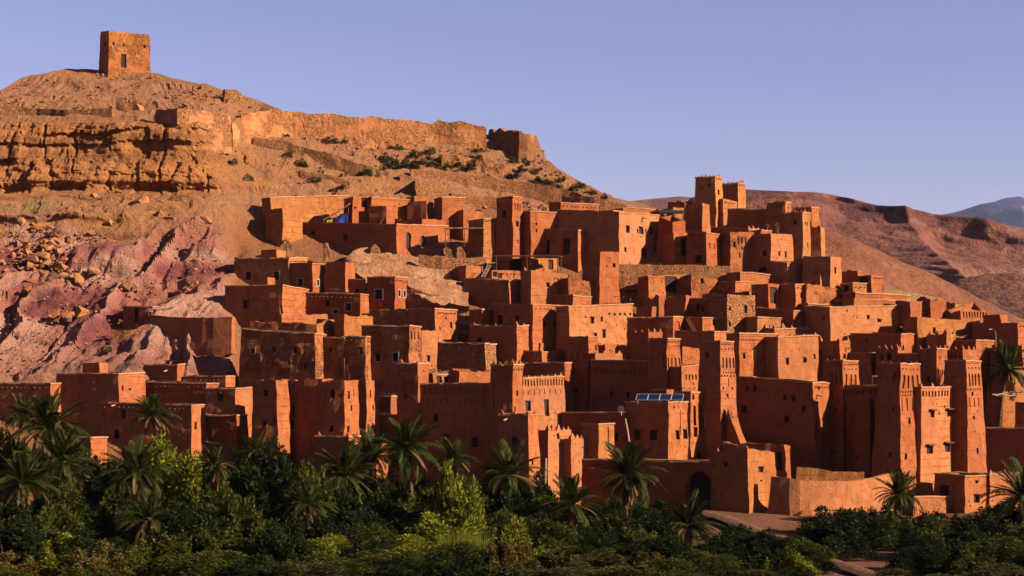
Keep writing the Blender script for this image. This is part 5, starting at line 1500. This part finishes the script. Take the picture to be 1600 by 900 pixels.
# ------------------------------------------------------------------ foliage
def leaf_mat(name, c, var=0.5):
    m, nt, b = newmat(name)
    p = wpos(nt)
    n = noise(nt, p, 0.7, 3, 0.6)
    n2 = noise(nt, p, 6.0, 2, 0.6)
    oi = nt.nodes.new('ShaderNodeObjectInfo')
    col = mixc(nt, ramp(nt, n, 0.35, 0.65), tuple(x * (1 - var) for x in c), tuple(x * (1 + var) for x in c))
    col = mixc(nt, mth(nt, 'MULTIPLY', ramp(nt, n2, 0.5, 0.7), 0.4), col, (c[0] * 1.9, c[1] * 1.3, c[2] * 1.0))
    col = mixc(nt, mth(nt, 'MULTIPLY', oi.outputs['Random'], 0.35), col, (c[0] * 0.6, c[1] * 0.7, c[2] * 0.8))
    nt.links.new(col, b.inputs['Base Color'])
    b.inputs['Roughness'].default_value = 0.6
    b.inputs['Specular IOR Level'].default_value = 0.08
    tr = nt.nodes.new('ShaderNodeBsdfTranslucent')
    nt.links.new(col, tr.inputs[0])
    mx = nt.nodes.new('ShaderNodeMixShader')
    mx.inputs[0].default_value = 0.3
    out = nt.nodes['Material Output']
    nt.links.new(b.outputs[0], mx.inputs[1]); nt.links.new(tr.outputs[0], mx.inputs[2]); nt.links.new(mx.outputs[0], out.inputs[0])
    return m
LEAF = {'dark': leaf_mat('leaf_dark_green', (0.0116, 0.0136, 0.0014)), 'mid': leaf_mat('leaf_green', (0.0361, 0.0347, 0.0026)), 'light': leaf_mat('leaf_yellow_green', (0.0960, 0.0889, 0.0050)),
        'gold': leaf_mat('leaf_gold', (0.0723, 0.0442, 0.0068)), 'olive': leaf_mat('leaf_olive', (0.0425, 0.0340, 0.0068))}
M_PALM = leaf_mat('palm_leaf', (0.0278, 0.0271, 0.0030))
M_DEADPALM = leaf_mat('dead_palm_leaf', (0.1300, 0.0625, 0.0225), 0.3)
M_BARK = plain('palm_bark', (0.065, 0.032, 0.017), 0.95, 0.4, 5.0, 0.1, 0.06)

def crown_mesh(seed, n, upright=0.5, leaf=0.045, lobes=9, mat=None, shape=1.0, plume=True):
    """unit crown (about 1 wide, 1 high, foot at 0): upright plumes of small leaf sprigs with gaps between"""
    r = np.random.RandomState(seed)
    C = []
    for k in range(lobes):
        a = r.uniform(0, 2 * math.pi); q = 0.46 * math.sqrt(r.uniform(0, 1))
        top = (1.0 - shape * (q / 0.46) ** 2 * 0.75) * r.uniform(0.55, 1.10)
        rr = r.uniform(0.075, 0.13) if plume else r.uniform(0.10, 0.18)
        hh = min(r.uniform(0.20, 0.40) if plume else r.uniform(0.11, 0.20), top * 0.5)
        C.append((q * math.cos(a), q * math.sin(a), max(top - hh, 0.08), rr, hh))
        if top > 0.5:       # the lower storey under it
            C.append((q * math.cos(a) * 1.12, q * math.sin(a) * 1.12, top * r.uniform(0.2, 0.5), rr * 1.2, hh * 0.8))
    C = np.array(C)
    w = C[:, 3] * C[:, 4]; w /= w.sum()
    idx = r.choice(len(C), n, p=w)
    d = r.normal(size=(n, 3)); d /= np.linalg.norm(d, axis=1)[:, None]
    q = r.uniform(0.15, 1.0, n) ** 0.45 * (1 + 0.18 * r.normal(size=n))
    sc = np.stack([C[idx, 3], C[idx, 3], C[idx, 4]], 1)
    taper = np.where(d[:, 2] > 0, 1 - 0.55 * d[:, 2], 1.0)[:, None]
    off = d * q[:, None] * sc
    off[:, :2] *= taper
    p = C[idx, :3] + off
    p[:, 2] = np.maximum(p[:, 2], 0.01)
    ax = d * (1 - upright) + np.array([0, 0, 1.0]) * upright + 0.4 * r.normal(size=(n, 3))
    ax /= np.linalg.norm(ax, axis=1)[:, None]
    sd = np.cross(ax, r.normal(size=(n, 3))); sd /= np.linalg.norm(sd, axis=1)[:, None]
    L = leaf * r.uniform(0.5, 1.5, n)[:, None]
    wd = L * 0.20
    a = p - sd * wd * 0.4; b = p + ax * L * 0.5 - sd * wd; c = p + ax * L; e = p + ax * L * 0.5 + sd * wd
    V = np.stack([a, b, c, e], 1).reshape(-1, 3)
    i = np.arange(n) * 4
    me = bpy.data.meshes.new('crown')
    me.from_pydata(V.tolist(), [], np.stack([i, i + 1, i + 2, i + 3], 1).tolist())
    me.materials.append(mat)
    return me
CROWN = {}
def crowns(kind, style):
    key = (kind, style)
    if key not in CROWN:
        s0 = 100 + 10 * len(CROWN)
        if style == 'tall':
            CROWN[key] = [crown_mesh(s0 + k, 12000, 0.85, 0.058, 20, LEAF[kind], 0.75) for k in range(3)]
        elif style == 'round':
            CROWN[key] = [crown_mesh(s0 + k, 13000, 0.45, 0.050, 22, LEAF[kind], 0.8, False) for k in range(3)]
        else:
            CROWN[key] = [crown_mesh(s0 + k, 1300, 0.45, 0.10, 10, LEAF[kind], 0.7, False) for k in range(3)]
    return CROWN[key]
def stem_mesh(seed):
    r = random.Random(seed)
    m = MB()
    for k in range(6):
        a = r.uniform(0, 6.28); q = r.uniform(.1, .3)
        m.tube([(0.03 * math.cos(a), 0.03 * math.sin(a), -0.06), (q * .4 * math.cos(a), q * .4 * math.sin(a), .25), (q * math.cos(a), q * math.sin(a), r.uniform(.5, .75))], [0.022, 0.014, 0.005], 5)
    me = mesh('stems', m.v, m.f)
    me.materials.append(M_BARK)
    return me
STEMS = [stem_mesh(s) for s in range(3)]
def ground_z(px, Y):
    bank = float(sstep(160, 182, Y)) * 2.2
    return bank
def shrub(name, px, ytop, wpx, Y, kind, style, lab, grp=None, cat='shrub', zb=None):
    z0 = ground_z(px, Y) if zb is None else zb
    top = EYE + (HOR - ytop) / F * Y
    h = max(top - z0, 0.6)
    w = wpx / F * Y
    root = empty(name, ((px - 800) / F * Y, Y, z0))
    tag(root, lab, cat, grp)
    c = obj('crown', rnd.choice(crowns(kind, style)), None, root)
    c.scale = (w * 1.15, w * 1.15, h); c.rotation_euler = (0, 0, rnd.uniform(0, 6.28))
    if style != 'small':
        t = obj('stems', rnd.choice(STEMS), None, root)
        t.scale = (w, w, h * 0.95); t.rotation_euler = (0, 0, rnd.uniform(0, 6.28))
    return root

# bushes on the upper hill
hb = [(538, 218), (518, 218), (553, 240), (575, 268), (604, 248), (612, 254), (600, 265), (620, 262), (640, 262), (660, 252), (675, 236), (622, 230), (576, 272), (590, 274), (563, 271), (538, 273), (500, 268), (472, 256), (450, 246), (452, 240),
      (492, 281), (532, 292), (706, 288), (748, 234), (760, 236), (745, 246), (800, 250), (822, 254), (834, 268), (802, 274), (742, 256), (716, 255), (700, 258), (690, 246), (650, 240), (672, 256), (686, 260), (770, 258), (785, 262), (846, 282), (858, 284), (878, 278), (896, 292), (905, 290),
      (386, 279), (365, 252), (800, 294), (836, 297), (410, 206), (444, 211), (926, 300), (944, 306), (868, 290), (815, 264), (670, 245), (635, 256), (728, 262)]
for k, (px, py) in enumerate(hb):
    Y = float(DEP([px], [py])[0]) - 1.0
    wpx = rnd.choice([11, 13, 16, 20]) * (1.4 if 590 < px < 650 and py > 240 else 0.9)
    zb = EYE + (HOR - (py + 4)) / F * Y - 0.25
    shrub('hill_bush', px, py - wpx * 0.5, wpx, Y, rnd.choice(['olive', 'mid', 'mid', 'dark']), 'small', 'low scrubby green bush dotted on the sandy hill below the skyline rampart', 'scrub bushes on the upper hill', 'bush', zb)
for (px, py, lab) in [(170, 545, 'tiny bush on the pale lower clay'), (222, 511, 'tiny green tuft beside the clay slope shed'), (345, 628, 'dark potted-looking bush before the pale bright house end')]:
    Y = float(DEP([px], [py])[0]) - 0.6
    shrub('hill_bush', px, py - 5, 12, Y, 'mid', 'small', lab, None, 'bush', EYE + (HOR - (py + 4)) / F * Y - 0.2)

# ------------------------------------------------------------------ date palms
def frond_mesh(seed, droop, length, mat, sparse=1.0):
    r = random.Random(seed)
    m = MB()
    n = 22
    pts = []
    ang = 0.0
    p = Vector((0, 0, 0))
    for k in range(n + 1):
        pts.append(p.copy())
        t = k / n
        ang = -droop * t ** 1.4
        p = p + Vector((math.cos(ang), 0, math.sin(ang))) * (length / n)
    m.tube([pts[i] for i in (0, 6, 12, 18, n)], [0.045, 0.035, 0.025, 0.015, 0.005], 3)
    for k in range(2, n + 1):
        for h in (0, 0.5):
            i = min(k + h, n)
            q = pts[int(i)].lerp(pts[min(int(i) + 1, n)], i - int(i))
            d = (pts[min(int(i) + 1, n)] - pts[max(int(i) - 1, 0)]).normalized()
            t = i / n
            L = 0.62 * (math.sin(math.pi * min(t * 0.9 + 0.12, 1.0)) ** 0.6) * r.uniform(.8, 1.15) * sparse
            for sg in (-1, 1):
                side = Vector((0, sg, 0)) * 0.75 + d * 0.65 + Vector((0, 0, 0.28 - 0.5 * r.random() * droop * .5))
                side.normalize()
                wv = d * 0.058
                tip = q + side * L + Vector((0, 0, -0.10 * L * (1 + droop)))
                mid = q + side * L * 0.5
                m.add([q - wv * .5, mid - wv, tip, mid + wv], ((0, 1, 2, 3),))
    me = mesh('frond', m.v, m.f)
    me.materials.append(mat)
    return me
FR = {'up': [frond_mesh(s, 0.55, 1.0 * 3.2, M_PALM) for s in range(2)], 'arch': [frond_mesh(10 + s, 1.15, 3.3, M_PALM) for s in range(2)],
      'drop': [frond_mesh(20 + s, 1.6, 3.0, M_PALM) for s in range(2)], 'dead': [frond_mesh(30 + s, 0.7, 2.6, M_DEADPALM, 0.55) for s in range(2)]}
def palm_trunk(h, seed):
    r = random.Random(seed)
    m = MB()
    n = max(4, int(h / 0.35))
    pts, rad = [], []
    lean = Vector((r.uniform(-.12, .12), r.uniform(-.12, .12), 0))
    for k in range(n + 1):
        t = k / n
        pts.append(Vector((0, 0, h * t)) + lean * h * t * t)
        rad.append((0.24 - 0.04 * t) * (1.12 if k % 2 else 0.9) + (0.10 if t > 0.9 else 0) + (0.12 * (1 - t * 6) if t < .16 else 0))
    m.tube(pts, rad, 8)
    # stubs of old leaf bases
    for k in range(int(n * 2.2)):
        t = r.uniform(0.25, 1.0)
        a = r.uniform(0, 6.28)
        p = Vector((0, 0, h * t)) + lean * h * t * t
        d = Vector((math.cos(a), math.sin(a), 0.9))
        m.tube([p + d * 0.15, p + d * 0.34], [0.06, 0.03], 4)
    return m, pts[-1]
def palm(px, py, rpx, Y, lab, dead=0.15, skirt=False, n=52, name='date_palm', z0=None):
    g = ground_z(px, Y) - 0.3 if z0 is None else z0
    ctr = W(px, py, Y)
    h = max(ctr.z - g, 0.6)
    root = empty(name, (ctr.x, ctr.y, g))
    tag(root, lab, 'palm')
    m, top = palm_trunk(h, int(px))
    m.build('trunk', M_BARK, root, False)
    R = 1.1 * rpx / F * Y
    s = R / 2.9
    for k in range(n):
        t = (k + 0.5) / n
        az = k * 2.39996 + rnd.uniform(-.6, .6)
        el = math.radians(84 - 118 * t ** 0.9 + rnd.uniform(-16, 16))
        kind = 'up' if t < 0.4 else 'arch' if t < 0.78 else 'drop'
        if t > 1 - dead and rnd.random() < .8: kind = 'dead'
        o = obj('frond', rnd.choice(FR[kind]), None, root)
        o.location = top + Vector((math.cos(az), math.sin(az), 0)) * 0.12
        o.rotation_euler = (rnd.uniform(-.3, .3), -el, az)
        q = s * rnd.uniform(.68, 1.15) * (0.92 if kind == 'up' else 1)
        o.scale = (q, q, q)
    if skirt:
        for k in range(16):
            az = rnd.uniform(0, 6.28)
            o = obj('dead_frond', rnd.choice(FR['dead']), None, root)
            o.location = top + Vector((0, 0, -0.25))
            o.rotation_euler = (rnd.uniform(-.3, .3), math.radians(rnd.uniform(58, 86)), az)
            q = s * rnd.uniform(.6, 1.05)
            o.scale = (q, q, q)
    return root
PALMS = [(62, 668, 58, 168, 'tall date palm with hanging dead skirt at far left', True), (108, 722, 52, 158, 'lower date palm right of the tall skirted far left palm', False), (20, 648, 36, 176, 'date palm at the left edge behind the skirted palm', False),
         (255, 650, 36, 178, 'date palm rising before the two-window front house', False), (214, 738, 54, 158, 'broad date palm below the bright leafy tree at left', False), (36, 758, 56, 149, 'low spreading date palm in the left corner', False),
         (385, 706, 30, 174, 'slim date palm before the left riverside fort tower', False), (340, 728, 34, 166, 'small date palm right of the bright leafy tree', False), (545, 745, 56, 164, 'dark date palm before the riverside fort annex', False),
         (578, 712, 42, 175, 'date palm behind the dark palm near the riverside fort', False), (645, 700, 54, 169, 'date palm with long brown skirt before the arcaded kasbah', True), (716, 718, 36, 173, 'date palm right of the brown skirted central palm', False),
         (786, 742, 50, 169, 'date palm at the foot of the front tower house', False), (977, 742, 54, 167, 'date palm with ragged trunk before the long gate wall', True), (893, 790, 48, 161, 'low dark date palm left of the ragged trunk palm', False),
         (1072, 822, 52, 158, 'low date palm just before the arched gate', False), (1401, 772, 36, 171, 'young date palm before the enclosure wall', False), (1594, 778, 62, 158, 'large date palm cut by the right edge of the picture', False),
         (235, 812, 46, 147, 'withered date palm with brownish fronds deep in the left thicket', False), (480, 790, 40, 152, 'half hidden date palm in the centre left thicket', False)]
for (px, py, r, Y, lab, sk) in PALMS:
    palm(px, py, r, Y, lab, 0.45 if 'withered' in lab else rnd.uniform(.05, .3), sk or rnd.random() < .45, rnd.randint(46, 66))
for (px, py, r, Y, lab, sk) in PALMS:
    if py < 700 and px < 700 and not sk: continue
    shrub('shrub', px + rnd.uniform(-10, 10), py + (62 if sk else 34), 74, Y - 2.2, rnd.choice(['dark', 'mid', 'dark']), rnd.choice(['tall', 'round']), 'shrub around the trunk of the ' + ' '.join(lab.split()[:10]))
palm(1560, 578, 46, 199, 'tall date palm among the houses beside the right kasbah', 0.05, False, 40, z0=8.0)

# ------------------------------------------------------------------ riverside thicket
named = [(268, 668, 120, 171, 'light', 'round', 'bright yellow-green leafy tree before the two-window front house', 'leafy_tree'), (698, 722, 92, 155, 'light', 'tall', 'tall feathery bright green tamarisk in the centre foreground', 'tamarisk_tree'), (738, 752, 84, 153, 'light', 'tall', 'shorter bright green tamarisk right against the tall feathery one', 'tamarisk_tree'), (705, 790, 130, 150, 'light', 'round', 'broad bright green bush at the foot of the tall feathery tamarisk', 'tamarisk_tree'),
         (488, 718, 84, 158, 'mid', 'tall', 'upright green tamarisk before the riverside fort annex', 'tamarisk_tree'), (410, 690, 110, 170, 'dark', 'round', 'very dark rounded tree at the foot of the riverside fort', 'leafy_tree'),
         (5, 640, 90, 172, 'mid', 'round', 'leafy tree cut by the left picture edge', 'leafy_tree'), (1310, 782, 110, 166, 'dark', 'round', 'dark leafy tree before the curving enclosure wall', 'leafy_tree'),
         (1330, 800, 120, 158, 'dark', 'round', 'dark spreading tree with a bare stem beside the path', 'leafy_tree'), (1180, 832, 110, 152, 'dark', 'tall', 'dark bush left of the pale path', 'shrub')]
for (px, yt, w, Y, kd, stl, lab, nm) in named:
    shrub(nm, px, yt, w, Y, kd, stl, lab, None, 'tree' if 'tree' in nm else 'shrub')
rows_ = [(179.5, 694, 712, 0, 430, 66, ['dark', 'dark', 'mid'], ['round', 'tall']), (177, 718, 735, -10, 470, 52, ['dark', 'mid', 'dark'], ['round', 'tall']), (175.5, 738, 752, 470, 1000, 56, ['dark', 'dark', 'mid'], ['round', 'tall']), (172, 748, 762, 0, 1040, 68, ['dark', 'dark', 'mid'], ['round', 'tall']), (165, 758, 772, -10, 1060, 70, ['dark', 'mid', 'mid'], ['tall', 'tall', 'round']), (157, 770, 790, 20, 1080, 74, ['mid', 'dark', 'mid', 'dark'], ['tall', 'tall', 'round']),
         (149, 795, 815, -20, 1060, 76, ['mid', 'dark', 'dark', 'mid'], ['tall', 'round']), (142, 818, 840, 10, 1080, 78, ['mid', 'dark', 'dark', 'light'], ['tall', 'round']), (135.5, 842, 868, 0, 1080, 80, ['olive', 'gold', 'mid', 'dark', 'mid'], ['tall', 'round']), (129.5, 868, 886, -10, 1620, 84, ['mid', 'dark', 'dark', 'olive'], ['tall', 'round'])]
ORD = ['leftmost', 'second from left', 'third from left', 'fourth from left', 'fifth from left', 'sixth from left', 'seventh from left', 'eighth from left', 'ninth from left', 'tenth from left', 'eleventh from left', 'twelfth from left',
       'thirteenth from left', 'fourteenth from left', 'fifteenth from left', 'sixteenth from left', 'seventeenth from left', 'eighteenth from left', 'nineteenth from left', 'twentieth from left', 'twenty-first from left', 'twenty-second from left', 'twenty-third from left', 'twenty-fourth from left']
TONE = {'dark': 'dark green', 'mid': 'green', 'light': 'bright yellow-green', 'olive': 'dull olive', 'gold': 'golden brown'}
SHAPE = {'tall': 'plumy shrub', 'round': 'bushy shrub'}
LABT = {179.5: 'tallest rear row at left', 177: 'row right under the lower left houses', 175.5: 'row right under the riverside fort', 172: 'rear garden row at the village foot', 165: 'second garden row below the palms', 157: 'middle row of the riverside thicket', 149: 'lower middle row of the thicket',
        142: 'front row of the thicket', 129.5: 'row cut by the picture bottom', 135.5: 'last full row above the picture bottom'}
for (Y, ya, yb, xa, xb, stp, kd, stl) in rows_:
    px = xa
    nth = 0
    while px < xb:
        yt = rnd.uniform(ya, yb) + rnd.choice([-14, -6, 0, 4, 12])
        if Y < 137 and (30 < px < 75 or 160 < px < 235 or 1270 < px < 1400):
            px += stp; continue
        if px > 840:
            yt += 36 if Y > 150 else 14
        kk, ss = rnd.choice(kd), rnd.choice(stl)
        shrub('shrub', px + rnd.uniform(-12, 12), yt, stp * rnd.uniform(1.15, 1.7), Y + rnd.uniform(-2.5, 2.5), kk, ss, '%s %s, %s in the %s' % (TONE[kk], SHAPE[ss], ORD[nth], LABT[Y]), 'shrubs of the ' + LABT[Y])
        nth += 1
        px += stp * rnd.uniform(.75, 1.05)
RG = 'shrubs right of the path'
for nth, (px, yt, w, Y, kd) in enumerate(sorted([(1290, 805, 90, 160, 'dark'), (1370, 790, 80, 168, 'dark'), (1440, 796, 100, 162, 'dark'), (1400, 802, 90, 160, 'mid'), (1500, 792, 100, 160, 'dark'), (1560, 788, 100, 163, 'mid'), (1610, 790, 90, 160, 'dark'), (1460, 808, 110, 151, 'mid'), (1530, 804, 110, 150, 'dark'), (1600, 808, 110, 149, 'mid'),
                           (1480, 836, 110, 142, 'dark'), (1560, 832, 120, 141, 'mid'), (1630, 836, 110, 142, 'dark'), (1440, 848, 90, 139, 'dark'), (1540, 858, 110, 136, 'mid'), (1320, 826, 90, 150, 'dark'), (1620, 858, 100, 136, 'dark')])):
    ss = rnd.choice(['round', 'tall'])
    shrub('shrub', px, yt, w, Y, kd, ss, '%s %s, %s among those right of the pale path' % (TONE[kd], SHAPE[ss], ORD[nth]), RG)
for nth, (px, yt, w, Y, kd) in enumerate(sorted([(1150, 818, 90, 158, 'dark'), (1215, 828, 90, 149, 'dark'), (1250, 838, 90, 146, 'mid'), (1120, 836, 90, 150, 'dark'), (1180, 848, 100, 142, 'dark'), (1100, 854, 90, 140, 'mid'), (1235, 862, 80, 138, 'light'), (1265, 858, 70, 140, 'dark'), (1040, 802, 70, 165, 'dark')])):
    ss = rnd.choice(['round', 'tall'])
    shrub('shrub', px, yt, w, Y, kd, ss, '%s %s, %s among those between gate palm and path' % (TONE[kd], SHAPE[ss], ORD[nth]), 'shrubs left of the path')

def path():
    pts = [(1098, 799, 176.5), (1130, 806, 173), (1170, 822, 168), (1205, 838, 162), (1245, 858, 155), (1285, 878, 148), (1330, 900, 141), (1380, 930, 133)]
    vs, fs = [], []
    for i, (px, py, Y) in enumerate(pts):
        c = W(px, py, Y)
        z = max(c.z, ground_z(px, Y) + 0.35)
        for k in range(5):
            t = k / 4 - 0.5
            vs.append((c.x + t * 2.1, c.y + t * 0.8, z + 0.15 - 1.2 * t * t + rnd.uniform(-.05, .05)))
    for i in range(len(pts) - 1):
        for k in range(4):
            fs.append((i * 5 + k, i * 5 + k + 1, i * 5 + 6 + k, i * 5 + 5 + k))
    o = obj('path', mesh('path', vs, fs, True), plain('path_dust', (0.105, 0.042, 0.023), 0.95, 0.25, 1.5, 0.1, 0.1))
    tag(o, kind='structure')
path()

def grass(name, lab, x0, x1, y0, y1, n, h, mat):
    r = np.random.RandomState(int(x0 + 500))
    vs, fs = [], []
    X = r.uniform(x0, x1, n); Yv = r.uniform(y0, y1, n); H = h * r.uniform(.4, 1.2, n); A = r.uniform(0, 6.28, n)
    for k in range(n):
        w = 0.03
        a = np.array([math.cos(A[k]), math.sin(A[k]), 0]) * w
        p = np.array([X[k], Yv[k], -0.1])
        t = p + np.array([r.uniform(-.25, .25) * H[k], r.uniform(-.25, .25) * H[k], H[k]])
        i = len(vs)
        vs += [p - a, p + a, t]
        fs.append((i, i + 1, i + 2))
    o = obj(name, mesh(name, vs, fs), mat)
    tag(o, lab, 'grass', None, 'stuff')
def gx(px, Y): return (px - 800) / F * Y
grass('grass', 'bright green grass strip along the bottom edge at left', gx(-20, 140), gx(330, 140), 133, 143, 9000, 0.35, LEAF['light'])
grass('reeds', 'tall upright reeds in the bottom centre', gx(690, 140), gx(760, 140), 138, 142, 1500, 3.4, LEAF['light'])

# ------------------------------------------------------------------ evening haze
def haze():
    m = bpy.data.materials.new('evening_haze')
    m.use_nodes = True
    nt = m.node_tree
    nt.nodes.clear()
    out = nt.nodes.new('ShaderNodeOutputMaterial')
    v = nt.nodes.new('ShaderNodeVolumePrincipled')
    v.inputs['Color'].default_value = (0.62, 0.66, 1.0, 1)
    v.inputs['Density'].default_value = 0.000012
    v.inputs['Anisotropy'].default_value = 0.0
    nt.links.new(v.outputs[0], out.inputs['Volume'])
    b = MB()
    b.box((-11500, -700, -4.5), (23000, 0, 0), (0, 15500, 0), (0, 0, 1500))
    o = b.build('haze', m)
    tag(o, kind='stuff', label='thin lavender evening haze over the valley', cat='haze')
haze()
